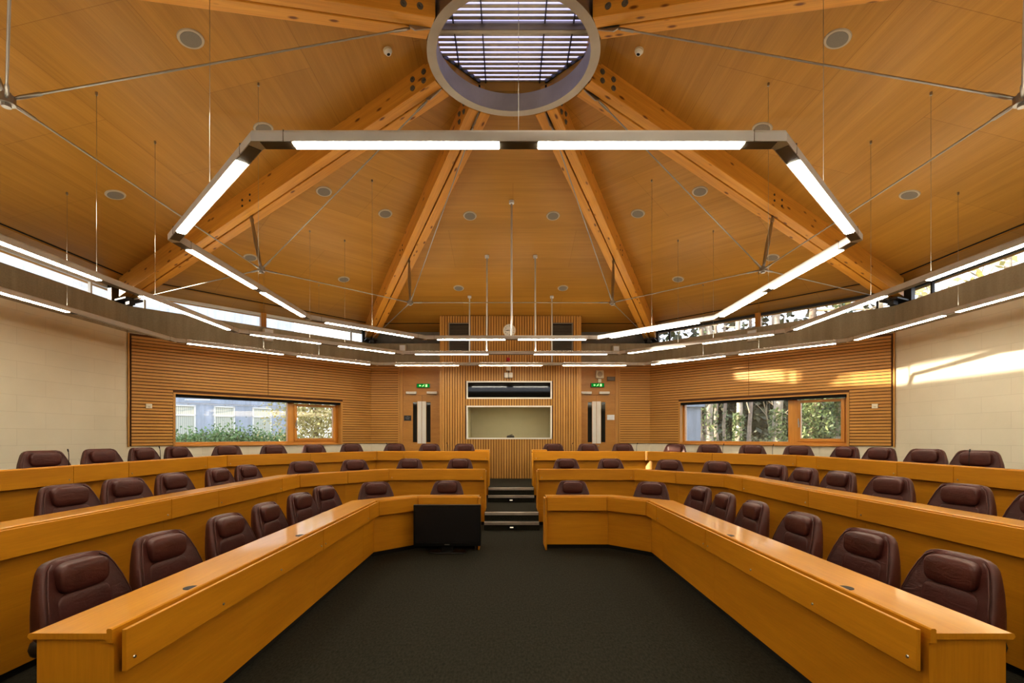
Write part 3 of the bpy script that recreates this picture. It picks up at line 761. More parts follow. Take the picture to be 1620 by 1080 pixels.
# booth interior
bi = struct_root('wall_booth_interior', (0,14,T2)); mb = MB()
mb.box(-1.3,1.3,15.0,15.1,T2,3.6); mb.box(-1.3,-1.2,BY+.09,15.0,T2,3.6); mb.box(1.2,1.3,BY+.09,15.0,T2,3.6); mb.box(-1.3,1.3,BY+.09,15.1,2.52,2.58); mb.box(-1.3,1.3,BY+.09,15.1,T2+.9,T2+.96); mb.build('lining', M['booth_wall'], bi)
ld = bpy.data.lights.new('booth_light','AREA'); ld.energy = 26; ld.size = 1.0; ld.color = (1,.93,.74); lo = bpy.data.objects.new('booth_light', ld); lo.location = (0,13.4,2.5); COL.objects.link(lo)
for num, (a, b, z0, z1), gl in ((3, WIN[0], M['dark_glass']), (4, WIN[1], M['glass'])):
    w = struct_root('window_%d' % num, (0,BY,z0)); mb = MB(); t = .036
    for x0,x1,zz0,zz1 in ((a,a+t,z0,z1),(b-t,b,z0,z1),(a+t,b-t,z0,z0+t),(a+t,b-t,z1-t,z1)): mb.box(x0,x1,BY-.012,BY+.07,zz0,zz1)
    mb.build('window_frame', M['white'], w)
    mb = MB(); mb.box(a+t,b-t,BY+.04,BY+.046,z0+t,z1-t); mb.build('pane', gl, w)
mb = MB(); mb.tube([(-.02,12.8,1.5),(-.02,12.8,1.66),(.05,12.78,1.68)], .012, 8); mb.supere((0,12.8,1.6),.10,.05,.06); tag(mb.build('console_microphone', M['black']), 'small dark device at the sill behind the lower booth window', 'microphone')
# vents
for x0, x1, sd in ((-1.60,-1.05,'left'),(1.06,1.61,'right')):
    r = thing('air_vent', 'dark louvred air vent high on the booth, %s of the clock' % sd, 'vent', ((x0+x1)/2,BY,3.82), 'air vents on the booth wall')
    mb = MB()
    for q in ((x0,x0+.03,3.82,4.56),(x1-.03,x1,3.82,4.56),(x0+.03,x1-.03,3.82,3.85),(x0+.03,x1-.03,4.53,4.56)): mb.box(q[0],q[1],BY-.02,BY,q[2],q[3])
    mb.build('vent_frame', M['speaker_mesh'], r)
    mb = MB(); z = 3.86
    while z < 4.52: mb.obox(((x0+x1)/2,BY-.008,z), (1,0,0),(0,.7,.7),(0,-.7,.7), x1-x0-.06,.022,.004); z += .03
    mb.build('louvres', M['speaker_mesh'], r)
    mb = MB(); mb.box(x0+.02,x1-.02,BY-.003,BY-.001,3.84,4.54); mb.build('vent_back', M['dark_gap'], r)
# clock
r = thing('wall_clock', 'round cream wall clock at the top of the booth, behind the hanging tube', 'clock', (-.03,BY,4.36))
mb = MB(); mb.disc((-.03,BY,4.36),(0,-1,0),.165,.035,40); mb.build('clock_case', M['cream'], r, .006)
mb = MB(); mb.disc((-.03,BY-.035,4.36),(0,-1,0),.145,.002,40); mb.build('clock_face', M['white'], r)
mb = MB()
for k in range(12):
    a = math.pi/2-k*math.pi/6; cu = bpy.data.curves.new('numeral','FONT'); cu.body = str(k or 12); cu.size = .045; cu.align_x = 'CENTER'; cu.align_y = 'CENTER'
    to = bpy.data.objects.new('numeral', cu); COL.objects.link(to); dg = bpy.context.evaluated_depsgraph_get(); me = to.evaluated_get(dg).to_mesh()
    for pl in me.polygons: mb.face([(-.03+.112*math.cos(a)+me.vertices[i].co.x, BY-.0385, 4.36+.112*math.sin(a)+me.vertices[i].co.y) for i in pl.vertices])
    bpy.data.objects.remove(to); bpy.data.curves.remove(cu)
mb.build('numerals', M['black'], r)
mb = MB(); mb.obox((-.075,BY-.04,4.362),(1,0,.1),(0,1,0),(-.1,0,1),.09,.002,.010); mb.obox((-.06,BY-.041,4.352),(1,0,-.05),(0,1,0),(.05,0,1),.12,.002,.006); mb.build('clock_hands', M['black'], r)
# fire sounder and emergency twin spot
r = thing('fire_alarm_sounder', 'small red fire alarm sounder on the booth above the white lamp unit', 'alarm', (-.06,BY,3.61))
mb = MB(); mb.disc((-.06,BY,3.615),(0,-1,0),.055,.03,20); mb.build('sounder_base', M['red'], r); mb = MB(); mb.disc((-.06,BY-.03,3.615),(0,-1,0),.05,.04,20,.035); mb.build('sounder_dome', M['red'], r)
r = thing('emergency_light', 'white twin-spot emergency light on the booth above the dark window', 'emergency light', (-.05,BY,3.12))
mb = MB(); mb.box(-.11,.01,BY-.09,BY,3.32,3.44); mb.build('battery_box', M['cream'], r, .01)
mb = MB(); mb.box(-.055,-.045,BY-.06,BY,3.12,3.33); mb.build('stem', M['black'], r)
for sx in (-1,1): mb = MB(); mb.obox((-.05+sx*.055,BY-.08,3.20),(0,0,1),(1,sx*.4,0),(-sx*.4,1,0),.13,.085,.09); mb.build('spot_lamp', M['white'], r, .012)

# ------------------------------------------------------------------ doors
def door(num, xa, xm, xb, sd):
    y = 13.1; f0 = 13.06
    w = struct_root('door_%d' % num, ((xa+xb)/2,y,T2)); zt = 2.735
    mb = MB(); mb.box(xa,xb,y-.03,y,zt+.004,ZB,'z'); mb.build('over_panel', M['door'], w)
    s = -1 if sd == 'left' else 1
    xo = xa if sd == 'left' else xb
    mb = MB(); mb.box(min(xo,xo+s*.07),max(xo,xo+s*.07),y-.05,y,T2,ZB,'z'); mb.box(min(xo+s*.075,xo+s*.12),max(xo+s*.075,xo+s*.12),y-.06,y,T2,ZB,'z'); mb.build('door_frame', M['slat_v'], w)
    for a, b, e in ((xa,xm,1),(xm,xb,-1)):
        g = .003; mb = MB(); mb.box(a+g,b-g,f0,y,T2+.01,zt,'z'); leaf = mb.build('door_leaf', M['door'], w)
        ed = b if e == 1 else a                       # meeting edge
        p0, p1 = ed-e*.005, ed-e*.115
        mb = MB(); mb.box(min(p0,p1),max(p0,p1),f0-.006,f0,1.44,2.57); mb.build('push_plate', M['white'], leaf)
        v0, v1 = ed-e*.125, ed-e*.235
        mb = MB(); mb.box(min(v0,v1),max(v0,v1),f0-.003,f0,1.475,2.55); mb.build('vision_panel', M['dark_glass'], leaf)
        cx = (a+b)/2-e*.02 if sd == 'left' else (a+b)/2-.05
        mb = MB(); mb.box(cx-.14,cx+.14,f0-.06,f0,2.765,2.83); mb.build('door_closer', M['white'], w, .006)
        mb = MB(); mb.box(cx-.05,cx+.12,f0-.045,f0-.02,2.74,2.752); mb.build('closer_arm', M['vent'], w)
    return w
door(1, -2.89, -2.38, -1.86, 'left'); door(2, 1.86, 2.31, 2.82, 'right')
def exit_sign(cx, z, lab):
    y = 13.05; r = thing('exit_sign', lab, 'exit sign', (cx,y,z), 'green exit signs over the doors')
    mb = MB(); mb.box(cx-.185,cx+.185,y-.05,y,z,z+.11); mb.build('sign_case', M['vent'], r, .006)
    mb = MB(); mb.box(cx-.165,cx+.165,y-.054,y-.05,z+.008,z+.102); mb.build('green_panel', M['exit_green'], r)
    mb = MB(); Y = y-.057
    P = lambda pts: mb.prism([(cx+a, Y, z+.008+b) for a, b in pts], (0,.002,0))
    P([(-.115,.047),(-.085,.075),(-.085,.057),(-.055,.057),(-.055,.037),(-.085,.037),(-.085,.019)])        # arrow
    P([(-.02,.05),(.0,.062),(.022,.05),(.03,.03),(.018,.03),(.008,.042),(-.008,.03),(-.026,.012),(-.034,.02),(-.018,.034)])   # running figure
    mb.disc((cx+.022,Y,z+.008+.074),(0,1,0),.010,.002,12)
    P([(.06,.012),(.11,.012),(.11,.08),(.06,.08)])                                       # doorway
    mb.build('pictogram', M['exit_white'], r)
exit_sign(-2.33, 2.93, 'green exit sign over the left double doors'); exit_sign(2.33, 2.945, 'green exit sign over the right double doors')
y = 13.055
r = thing('sounder_beacon', 'cream square sounder over the right double doors, above the exit sign', 'alarm', (2.38,y,3.15))
mb = MB(); mb.box(2.28,2.50,y-.05,y,3.18,3.40); mb.build('beacon_case', M['cream'], r, .03)
mb = MB(); mb.disc((2.39,y-.05,3.29),(0,-1,0),.07,.015,24); mb.build('beacon_lens', M['speaker_rim'], r)
mb = MB(); mb.box(2.345,2.43,y-.04,y,3.07,3.165); tag(mb.build('junction_box', M['cream'], bevel=.008), 'tiny cream box between the sounder and the right exit sign', 'junction box')
mb = MB(); mb.box(2.59,2.80,y-.04,y,3.12,3.23); r = mb.build('door_control_unit', M['vent'], bevel=.005); tag(r, 'dark grey box beside the sounder over the right doors', 'control box')
mb = MB()
for k in range(5): mb.box(2.61+k*.035,2.63+k*.035,y-.043,y-.04,3.14,3.21)
mb.build('indicator_strip', M['speaker_mesh'], r)
r = thing('door_sign', 'dark plaque with pale lettering on the left door leaf', 'sign', (-2.77,13.056,2.05))
mb = MB(); mb.box(-2.855,-2.66,13.052,13.06,2.05,2.19); mb.build('plaque', M['plate_dark'], r)
mb = MB()
for k, (a, b) in enumerate(((-.02,.02),(-.065,.065),(-.065,.05),(-.04,.045))): mb.box(-2.757+a,-2.757+b,13.0505,13.052,2.165-k*.025,2.172-k*.025)
mb.build('lettering', M['plate_text'], r)
mb = MB(); mb.box(2.59,2.79,13.05,13.06,2.07,2.21); tag(mb.build('door_plate', M['silver_plate'], bevel=.004), 'silver plate on the right-hand door leaf', 'sign')
mb = MB(); mb.disc((2.36,13.06,1.38),(0,-1,0),.02,.03,16); tag(mb.build('door_lock', M['chrome']), 'small round chrome lock below the right door push plates', 'lock')

# ------------------------------------------------------------------ desks
def seg_pts(R, i, s, o_pts): pass
def make_desk(ri, side):
    row = ROWS[ri]; pts = row['pts']; zf, zt = row['zf'], row['zt']; sg = -1 if side == 'left' else 1
    names = ['front','middle','back']
    lab = {0:'long beech veneer front desk on the %s, beside the open floor', 1:'long beech veneer desk on the %s, middle row on the first tier', 2:'long beech veneer desk on the %s, highest row on the top tier'}[ri] % side
    root = thing('conference_desk', lab, 'desk', (sg*pts[1][0], pts[1][1], zt), 'stepped rows of beech desks')
    SEAM = [[[], [], [6.13,4.6]], [[], ['m'], [7.05,5.5,4.73,3.0]], [[2.36], ['m'], [7.95,6.3,5.5,3.9]]][ri]
    Z = lambda p, z: Vector((p.x, p.y, z))
    def fin(mb, name, mat, parent=root, bevel=0):
        if sg < 0: mb.mirror_x()
        return mb.build(name, mat, parent, bevel)
    def pieces(o0, o1, z0, z1, name, mat, gap, bevel=0, knobs=False, seams=True):
        A, B = offs(pts, o0), offs(pts, o1)
        for i in range(len(pts)-1):
            d = (A[i+1]-A[i]).normalized(); P0 = Vector((*pts[i],0)); Lg = (Vector((*pts[i+1],0))-P0).length
            cuts = []
            if seams:
                for s in SEAM[i]:
                    cuts.append(Lg/2 if s == 'm' else (s-pts[i][0] if i == 0 else pts[i][1]-s))
            cuts = [c for c in cuts if .1 < c < Lg-.1]
            nrm = Vector((-d.y,d.x,0))
            ends = [None]+cuts+[None]
            for k in range(len(ends)-1):
                def E(c, first, P, o):
                    if c is None: return P[i]+d*gap*.5 if first else P[i+1]-d*gap*.5
                    return P0+d*(c+(gap/2 if first else -gap/2))+nrm*o
                a0, a1 = E(ends[k],True,A,o0), E(ends[k+1],False,A,o0); b0, b1 = E(ends[k],True,B,o1), E(ends[k+1],False,B,o1)
                mb = MB(); mb.hexa([Z(a0,z0),Z(a1,z0),Z(b1,z0),Z(b0,z0),Z(a0,z1),Z(a1,z1),Z(b1,z1),Z(b0,z1)])
                ob = fin(mb, name, mat, root, bevel)
                if knobs:
                    ln = (a1-a0).length; ss = [.05, ln-.05] if ln > .9 else []
                    if ln > 1.9: ss.insert(1, ln*.36); ss.insert(2, ln*.68)
                    for s_ in ss:
                        q = a0+d*s_; mb = MB(); mb.disc(Z(q,zt+.612), -nrm, .0085, .006, 12, .006); fin(mb, 'knob', M['chrome'], ob)
    pieces(0, .020, zt+.565, zt+.757, 'fascia_flap', M['beech'], .006, .003, True)
    pieces(.082, .100, zf+.062, zt+.61, 'modesty_panel', M['beech'], .002, 0, False, True)
    pieces(.055, .070, zt+.60, zt+.72, 'recess_board', M['beech'], .0, 0, False, False)
    pieces(.115, .128, zf, zf+.062, 'plinth', M['dark_gap'], .0, 0, False, False)
    # worktop and lip swept along the line
    def sweep(prof, name, mat, bevel=0, ext=0):
        PP = [offs(pts, o) for o, z in prof]; mb = MB(); rings = []
        acc = [0]
        for i in range(1, len(pts)): acc.append(acc[-1]+(Vector(pts[i])-Vector(pts[i-1])).length)
        for i in range(len(pts)):
            ring = []
            for (o, z), Q in zip(prof, PP):
                q = Q[i].copy()
                if i == len(pts)-1: q.y -= ext
                ring.append(Z(q, zt+z))
            rings.append(ring)
        k = len(prof)
        for i in range(len(pts)-1):
            for j in range(k):
                jn = (j+1) % k; A, B = rings[i], rings[i+1]
                g = (B[j]-A[j]).normalized()
                w0, w1 = prof[j][0]+prof[j][1], prof[jn][0]+prof[jn][1]
                mb.face([A[j],B[j],B[jn],A[jn]], [(acc[i],w0),(acc[i+1],w0),(acc[i+1],w1),(acc[i],w1)])
        mb.face(rings[0], [(p[1]*3,p[0]) for p in prof]); mb.face(rings[-1][::-1], [(p[1]*3,p[0]) for p in prof[::-1]])
        bmesh.ops.remove_doubles(mb.bm, verts=mb.bm.verts[:], dist=1e-5)
        return fin(mb, name, mat, root, bevel)
    top = sweep([(.078,.717),(.40,.717),(.425,.716),(.437,.728),(.432,.742),(.42,.745),(.078,.745)], 'worktop', M['beech_top'], 0, .012)
    sweep([(.052,.70),(.078,.70),(.078,.760),(.072,.766),(.058,.766),(.052,.760)], 'front_lip', M['beech'], 0, .012)
    # end panels: aisle end and near end
    x0 = pts[0][0]; yb = pts[0][1]
    mb = MB()
    mb.prism([(x0-.026,yb-.002,zf+(.0 if ri == 0 else .005)),(x0-.026,yb+.11,zf+.005),(x0-.026,yb+.135,zt+.003),(x0-.026,yb+.42,zt+.003),(x0-.026,yb+.42,zt+.716),(x0-.026,yb+.05,zt+.716),(x0-.026,yb+.05,zt+.757),(x0-.026,yb-.002,zt+.757)], (.024,0,0))
    fin(mb, 'end_panel', M['beech'], root, .002)
    xe, ye = pts[-1]
    mb = MB(); mb.box(xe+.055,xe+.405,ye,ye+.028,zt+.003,zt+.716,'z'); fin(mb, 'end_panel', M['beech'], root)
    mb = MB(); mb.box(xe+.052,xe+.072,ye-.002,ye+.03,zt+.003,zt+.70,'z'); fin(mb, 'corner_post', M['beech'], root)
    if ri == 2:
        mb = MB(); mb.box(.48,.80,yb+.06,yb+.44,zt+.746,zt+.795); fin(mb, 'raised_shelf', M['beech_top'], root, .003)
    if ri == 0:
        for yy in (2.87, 4.38):
            mb = MB(); mb.disc((xe+.125,yy,.744),(0,0,1),.042,.003,24); g = fin(mb, 'cable_grommet', M['black'], top)
        mb = MB(); mb.disc((x0+.03,yb+.02,0),(0,0,1),.014,.06,12); (fin(mb, 'levelling_foot', M['chrome'], root) if sg < 0 else mb.bm.free())
    return root
for ri in range(3):
    for side in ('left','right'): make_desk(ri, side)

# ------------------------------------------------------------------ chairs
def make_chair():
    root = thing('swivel_chair', '', 'chair', (0,0,0), 'burgundy leather chairs at the desks')
    lv = [(.505,.270,.13,-.215),(.53,.288,.145,-.219),(.57,.292,.145,-.225),(.65,.280,.14,-.236),(.75,.258,.13,-.25),(.83,.230,.122,-.263),(.87,.214,.112,-.270),(.896,.196,.095,-.274),(.912,.172,.07,-.277),(.920,.135,.04,-.278)]
    # resample
    Lv = []
    for a, b in zip(lv, lv[1:]):
        for k in range(2): Lv.append(tuple(a[i]+(b[i]-a[i])*k/2 for i in range(4)))
    Lv.append(lv[-1])
    mb = MB(); nu = 36; rings = []
    sp = lambda v, e: math.copysign(abs(v)**e, v)
    for z, w, t, yc in Lv:
        ring = []
        wing = .035+.09*max(0,min(1,(.86-z)/.40))
        for i in range(nu):
            a = 2*math.pi*i/nu; x = w*sp(math.cos(a),.5); y = t/2*sp(math.sin(a),.6)
            e = abs(x)/w
            yy = yc+y+wing*e**5*(1 if y > 0 else .35)
            if y < 0: yy += .05*(e**2)*.6
            ring.append(mb.bm.verts.new((x,yy,z)))
        rings.append(ring)
    for A, B in zip(rings, rings[1:]):
        for i in range(nu):
            f = mb.bm.faces.new([A[i],A[(i+1)%nu],B[(i+1)%nu],B[i]]); f.smooth = True
    for rg, s in ((rings[0],-1),(rings[-1],1)):
        f = mb.bm.faces.new(rg if s > 0 else rg[::-1]); f.smooth = True
    back = mb.build('backrest', M['leather'], root)
    tilt = -.13
    mb = MB(); mb.supere((0,-.207,.812),.158,.058,.090,.55,.24,32,18,-tilt-.12); mb.build('headrest_pad', M['leather'], back)
    mb = MB(); mb.supere((0,-.178,.60),.172,.030,.130,.40,.24,32,16,-tilt); mb.build('lumbar_pad', M['leather'], back)
    for sx in (-1,1):
        mb = MB(); mb.tube([(sx*.276,-.10,.55),(sx*.262,-.118,.65),(sx*.238,-.152,.75),(sx*.210,-.182,.83),(sx*.188,-.204,.875),(sx*.15,-.224,.903)], .0045, 6)
        mb.build('piping', M['leather'], back)
    mb = MB(); mb.supere((0,.045,.525),.265,.255,.055,.42,.4,28,12); mb.build('seat', M['leather'], root)
    mb = MB(); mb.supere((0,-.035,.45),.265,.285,.055,.5,.4,28,10); mb.build('seat_pan', M['black'], root)
    mb = MB(); mb.tube([(0,0,.10),(0,0,.22),(0,0,.221),(0,0,.41)], [.034,.034,.024,.024], 16); mb.obox((0,0,.395),(1,0,0),(0,1,0),(0,0,1),.12,.2,.03); mb.build('gas_column', M['black'], root)
    mb = MB()
    for k in range(5):
        a = 2*math.pi*k/5+.3; d = Vector((math.cos(a),math.sin(a),0)); t = Vector((-d.y,d.x,0))
        P = lambda r, s, z: d*r+t*s+Vector((0,0,z))
        mb.hexa([P(.02,-.03,.085),P(.28,-.018,.06),P(.28,.018,.06),P(.02,.03,.085),P(.02,-.025,.135),P(.28,-.014,.085),P(.28,.014,.085),P(.02,.025,.135)])
        for s in (-.018,.018): mb.disc(P(.275,s-.008,.028), t, .028, .016, 14)
        mb.tube([P(.275,0,.03),P(.275,0,.07)],.008,8)
    mb.disc((0,0,.07),(0,0,1),.045,.07,16); mb.build('star_base', M['black'], root)
    return root
proto = make_chair()
def dup(root):
    r = root.copy(); COL.objects.link(r)
    for ch in [c for c in root.children]:
        c = ch.copy(); COL.objects.link(c); c.parent = r
        for g in [g for g in ch.children]:
            d = g.copy(); COL.objects.link(d); d.parent = c
    return r
ORD = ['nearest the camera','second from the camera','third from the camera','fourth from the camera','fifth from the camera','sixth from the camera','seventh from the camera','eighth from the camera','ninth from the camera','tenth from the camera','eleventh from the camera']
# back positions (x,y), tier height, facing angle in degrees (0 = towards the camera, + turns towards +x)
CH = []
ROWN = ['front row','middle row','back row']
def add_row(ri, side, lst):
    m = len(lst)
    for k, (x, y, ang) in enumerate(lst):
        CH.append((ri, side, k, m, x, y, ang))
add_row(0,'left', [(-2.70,2.93,86),(-2.68,3.63,82),(-2.68,4.46,84),(-2.70,5.23,88),(-2.72,6.14,80),(-2.74,7.0,76),(-2.15,7.66,24),(-1.04,7.88,0)])
add_row(0,'right',[(2.72,2.97,-84),(2.72,3.71,-82),(2.72,4.54,-86),(2.70,5.36,-90),(2.72,6.15,-92),(2.72,6.93,-82),(2.2,7.66,-22),(.98,7.88,-4)])
add_row(1,'left', [(-4.2,4.52,80),(-4.2,5.21,78),(-4.2,5.95,82),(-4.2,6.88,86),(-4.18,7.6,80),(-3.75,8.72,36),(-3.0,9.3,26),(-2.02,9.75,2),(-1.02,9.75,0)])
add_row(1,'right',[(4.26,3.85,-82),(4.25,4.57,-78),(4.24,5.43,-74),(4.22,6.22,-84),(4.2,6.92,-84),(4.18,7.66,-78),(3.70,8.75,-24),(3.02,9.3,-20),(1.98,9.75,-2),(1.10,9.75,-2)])
add_row(2,'left', [(-5.84,6.02,72),(-5.84,6.87,74),(-5.84,7.65,82),(-5.82,8.42,78),(-5.44,9.32,30),(-4.86,9.92,42),(-4.29,10.55,40),(-3.67,11.2,26),(-2.73,11.5,0),(-1.91,11.5,4),(-1.09,11.5,0)])
add_row(2,'right',[(5.86,6.12,-66),(5.86,6.86,-68),(5.86,7.70,-74),(5.86,8.48,-76),(5.47,9.3,-22),(4.9,9.92,-16),(4.3,10.57,-16),(3.78,11.14,-38),(2.64,11.5,-4),(1.82,11.5,-4),(1.0,11.5,-2)])
first = True
for ri, side, k, m, x, y, ang in CH:
    o = proto if first else dup(proto); first = False
    a = math.radians(ang); d = Vector((math.sin(a), -math.cos(a)))
    pos = Vector((x,y))+d*.27
    # backrest sits at local -y, the sitter looks along local +y
    o.location = (pos.x, pos.y, (0,T1,T2)[ri]); o.rotation_euler = (0,0,math.atan2(-d.x, d.y)); o['_o'] = tuple(o.location)
    where = ORD[k] if k < m-3 else ('beside the aisle' if k == m-1 else ('second from the aisle' if k == m-2 else 'third from the aisle'))
    extra = 'sunlit ' if (ri == 2 and side == 'right' and k == 7) else ''
    if ri == 1 and side == 'right' and k == 0: where = 'nearest the camera, cut by the photo edge'
    o['label'] = '%sburgundy leather chair behind the %s %s desk, %s' % (extra, side, ROWN[ri].split()[0], where)

# ------------------------------------------------------------------ television on the floor
tv = thing('television', 'black flat television standing on the floor before the left front desk', 'television', (-.915,6.87,0))
x0, x1, y0 = -1.386, -.4425, 6.80
mb = MB(); mb.box(x0,x1,y0+.005,y0+.06,.10,.678); mb.build('tv_body', M['gloss_bezel'], tv, .006)
mb = MB(); mb.box(x0+.028,x1-.028,y0,y0+.005,.145,.652); mb.build('tv_screen', M['gloss_black'], tv)
mb = MB(); mb.box(-.95,-.88,y0+.001,y0+.005,.118,.126); mb.build('tv_logo', M['steel'], tv)
mb = MB(); mb.obox((-.915,y0+.05,.07),(0,0,1),(1,0,0),(0,1,0),.11,.16,.03); mb.build('tv_neck', M['gloss_bezel'], tv)
mb = MB(); mb.supere((-.915,y0+.06,.012),.27,.11,.013,.5,.35,28,8); mb.build('tv_foot', M['gloss_bezel'], tv)

# ------------------------------------------------------------------ gooseneck microphones on the back desks
MC = [(-5.07,5.55,'left desk, nearest the camera'),(-5.1,7.05,'left desk, second from the camera'),(-2.75,10.85,'left desk, facing the left doors'),(-1.4,10.85,'left desk, nearest the aisle'),
      (1.35,10.85,'right desk, nearest the aisle'),(2.80,10.85,'right desk, facing the right doors'),(4.18,9.62,'right desk, below the right window'),(4.8,8.95,'right desk, at the bend'),(5.1,5.45,'right desk, nearest the camera')]
for x, y, w in MC:
    z = T2+.745
    r = thing('gooseneck_microphone', 'slim black gooseneck microphone on the back row '+w, 'microphone', (x,y,z), 'gooseneck microphones on the back desks')
    mb = MB(); mb.disc((x,y,z),(0,0,1),.022,.012,16); mb.build('microphone_base', M['black'], r)
    s = -1 if x > 0 else 1
    mb = MB(); mb.tube([(x,y,z+.01),(x,y,z+.09),(x-.005*s,y+.005,z+.14),(x-.02*s,y+.015,z+.18)], .0035, 6); mb.build('neck', M['black'], r)
    mb = MB(); mb.tube([(x-.02*s,y+.015,z+.178),(x-.035*s,y+.025,z+.205)], .007, 8); mb.build('capsule', M['black'], r)

# ------------------------------------------------------------------ outside
GZ = 1.0
mb = MB(); n = 40
def gh(x, y): return GZ+.16*math.sin(x*.5+1)*math.sin(y*.37)+.012*max(0,y-14)
xs = [-40+80*i/n for i in range(n+1)]; ys = [13.8+32*j/n for j in range(n+1)]
for i in range(n):
    for j in range(n): mb.face([(xs[a],ys[b],gh(xs[a],ys[b])) for a,b in ((i,j),(i+1,j),(i+1,j+1),(i,j+1))], smooth=True)
bmesh.ops.remove_doubles(mb.bm, verts=mb.bm.verts[:], dist=1e-4)
mb.build('ground', M['litter'], kind='structure')
mb = MB()
for s in (-1,1):
    for P in ([(7.9*s,1),(40*s,1),(40*s,13.8),(7.9*s,9.7)], [(7.9*s,9.7),(40*s,13.8),(4*s,13.8)]): mb.face([(x,y,GZ-.02) for x,y in P])
mb.build('ground_side', M['litter'], kind='structure')

def leaves(mb, gen, nleaf, size, flat=None):
    for _ in range(nleaf):
        c = Vector(gen()); s = size*random.uniform(.55,1.3)
        a = Vector((random.gauss(0,1),random.gauss(0,1),random.gauss(0,1))).normalized(); b = a.cross(Vector((random.gauss(0,1),random.gauss(0,1),random.gauss(0,1)))).normalized()
        mb.face([c-a*s, c-b*s*.55, c+a*s, c+b*s*.55])
def branch(mb, p, d, l, r, depth):
    pts = [p]; rs = [r]; q = p.copy(); dd = d.copy()
    for k in range(4):
        dd = (dd+Vector((random.gauss(0,.22),random.gauss(0,.22),random.gauss(.03,.18)))).normalized(); q = q+dd*l/4; pts.append(q.copy()); rs.append(r*(1-.2*(k+1)))
    mb.tube(pts, rs, 5 if depth > 0 else 3, caps=False)
    if depth > 0:
        for k in range(5):
            b = pts[random.randint(1,4)]; nd = (dd+Vector((random.gauss(0,.8),random.gauss(0,.8),random.gauss(.1,.6)))).normalized()
            branch(mb, b, nd, l*random.uniform(.4,.7), r*.45, depth-1)
def tree(px, D, width, lab, bark='bark', ivy=None, h=11, br=(4.5,10), nb=7, lean=0, ivy_r=0, ivy_h=6, ivy_z=0, crown=0, crown_mat='yellow_leaf'):
    x = (px-804)*D/770-.06; z0 = gh(x,D)-.1
    r0 = width*D/770/2
    root = thing('woodland_tree', lab, 'tree', (x,D,z0), 'trees outside the right window')
    mb = MB(); pts = []; rs = []
    for k in range(10):
        t = k/9; pts.append((x+lean*t*h*.1+.06*math.sin(k*1.7+px), D+.05*math.cos(k*2.1+px), z0+h*t)); rs.append(r0*(1.25 if k == 0 else 1.05-.5*t))
    mb.tube(pts, rs, 12, caps=False); mb.build('trunk', M[bark], root)
    mb = MB()
    for k in range(nb):
        hh = random.uniform(*br); t = hh/h; a = random.uniform(0,6.28)
        branch(mb, Vector((x+lean*t*h*.1,D,z0+hh)), Vector((math.cos(a),math.sin(a),.25)).normalized(), random.uniform(2,3.4), r0*.28, 2)
    mb.build('branches', M['pale_twig'], root)
    if ivy:
        mb = MB()
        def g():
            hh = ivy_z+random.random()**1.2*ivy_h; a = random.uniform(0,6.28); rr = r0+ivy_r*random.uniform(.2,1)*(.7+.5*math.sin(hh*2.3+a*2))
            return (x+lean*hh*.1+rr*math.cos(a), D+rr*math.sin(a), z0+hh)
        leaves(mb, g, ivy, .075); mb.build('ivy', M['ivy'], root)
    if crown:
        mb = MB()
        def g2():
            return (x+random.gauss(0,1.3), D+random.gauss(0,1.1), z0+random.uniform(3.2,9))
        leaves(mb, g2, crown, .13); mb.build('leaves', M[crown_mat], root)
tree(1108,17.5,9,'tree by the pale wall, leftmost through the right window, ivy-leaved','bark',320,ivy_r=.12,ivy_h=5)
tree(1122,17.5,14,'thick pale trunk left of centre in the right window','bark_pale',260,ivy_r=.14,ivy_h=2.2)
tree(1134,23,6,'thin grey trunk just right of the thick pale trunk','bark',nb=4)
tree(1147,26,5,'thin dark green trunk, third from the left in the window','bark',120,ivy_r=.08,ivy_h=2,nb=4)
tree(1168,18,9,'pale trunk with ivy foot at the centre of the right window','bark_pale',480,ivy_r=.09,ivy_h=1.6)
tree(1186,27,6,'slim reddish trunk behind the centre of the right window','bark',nb=5)
tree(1230,17.6,14,'broad furrowed trunk beside the window mullion','bark_pale',520,ivy_r=.12,ivy_h=1.7)
tree(1287,17.2,12,'trunk thickly clothed in ivy seen through the opening sash','bark',4200,ivy_r=.44,ivy_h=4.6)
tree(1330,17.4,9,'sunlit ivy-hung trunk at the right edge of the window','bark_pale',1400,ivy_r=.24,ivy_h=5,ivy_z=.7)
tree(1475,13.5,9,'tree behind the right clerestory, left of two','bark_pale',0,crown=420,nb=9,br=(3,9),h=12)
tree(1590,13.0,12,'tree behind the right clerestory, right of two','bark_pale',0,crown=520,nb=9,br=(3,9),h=12)
tree(1390,19,10,'tree behind the beam foot at the right clerestory corner','bark_pale',0,crown=260,nb=9,br=(3.5,10),h=12)
mb = MB()
leaves(mb, lambda: (random.uniform(5,24), random.uniform(22,33), GZ+.2+abs(random.gauss(0,.32))), 1500, .10)
leaves(mb, lambda: (random.uniform(5,13), random.uniform(16.5,21), GZ+.1+abs(random.gauss(0,.11))), 1100, .05)
tag(mb.build('undergrowth', M['wood_leaf']), 'low brambles and leaf litter on the woodland floor', 'undergrowth', kind='stuff')
mb = MB()
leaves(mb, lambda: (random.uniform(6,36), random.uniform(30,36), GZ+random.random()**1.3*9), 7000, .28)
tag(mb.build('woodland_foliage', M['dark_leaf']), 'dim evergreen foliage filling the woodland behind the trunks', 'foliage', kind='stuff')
mb = MB()
for k in range(16):
    x = random.uniform(7,20); D = random.uniform(19,27); branch(mb, Vector((x,D,GZ+random.uniform(.1,2.4))), Vector((random.gauss(0,.7),random.gauss(0,.3),random.uniform(.0,1))).normalized(), random.uniform(2,4), .035, 2)
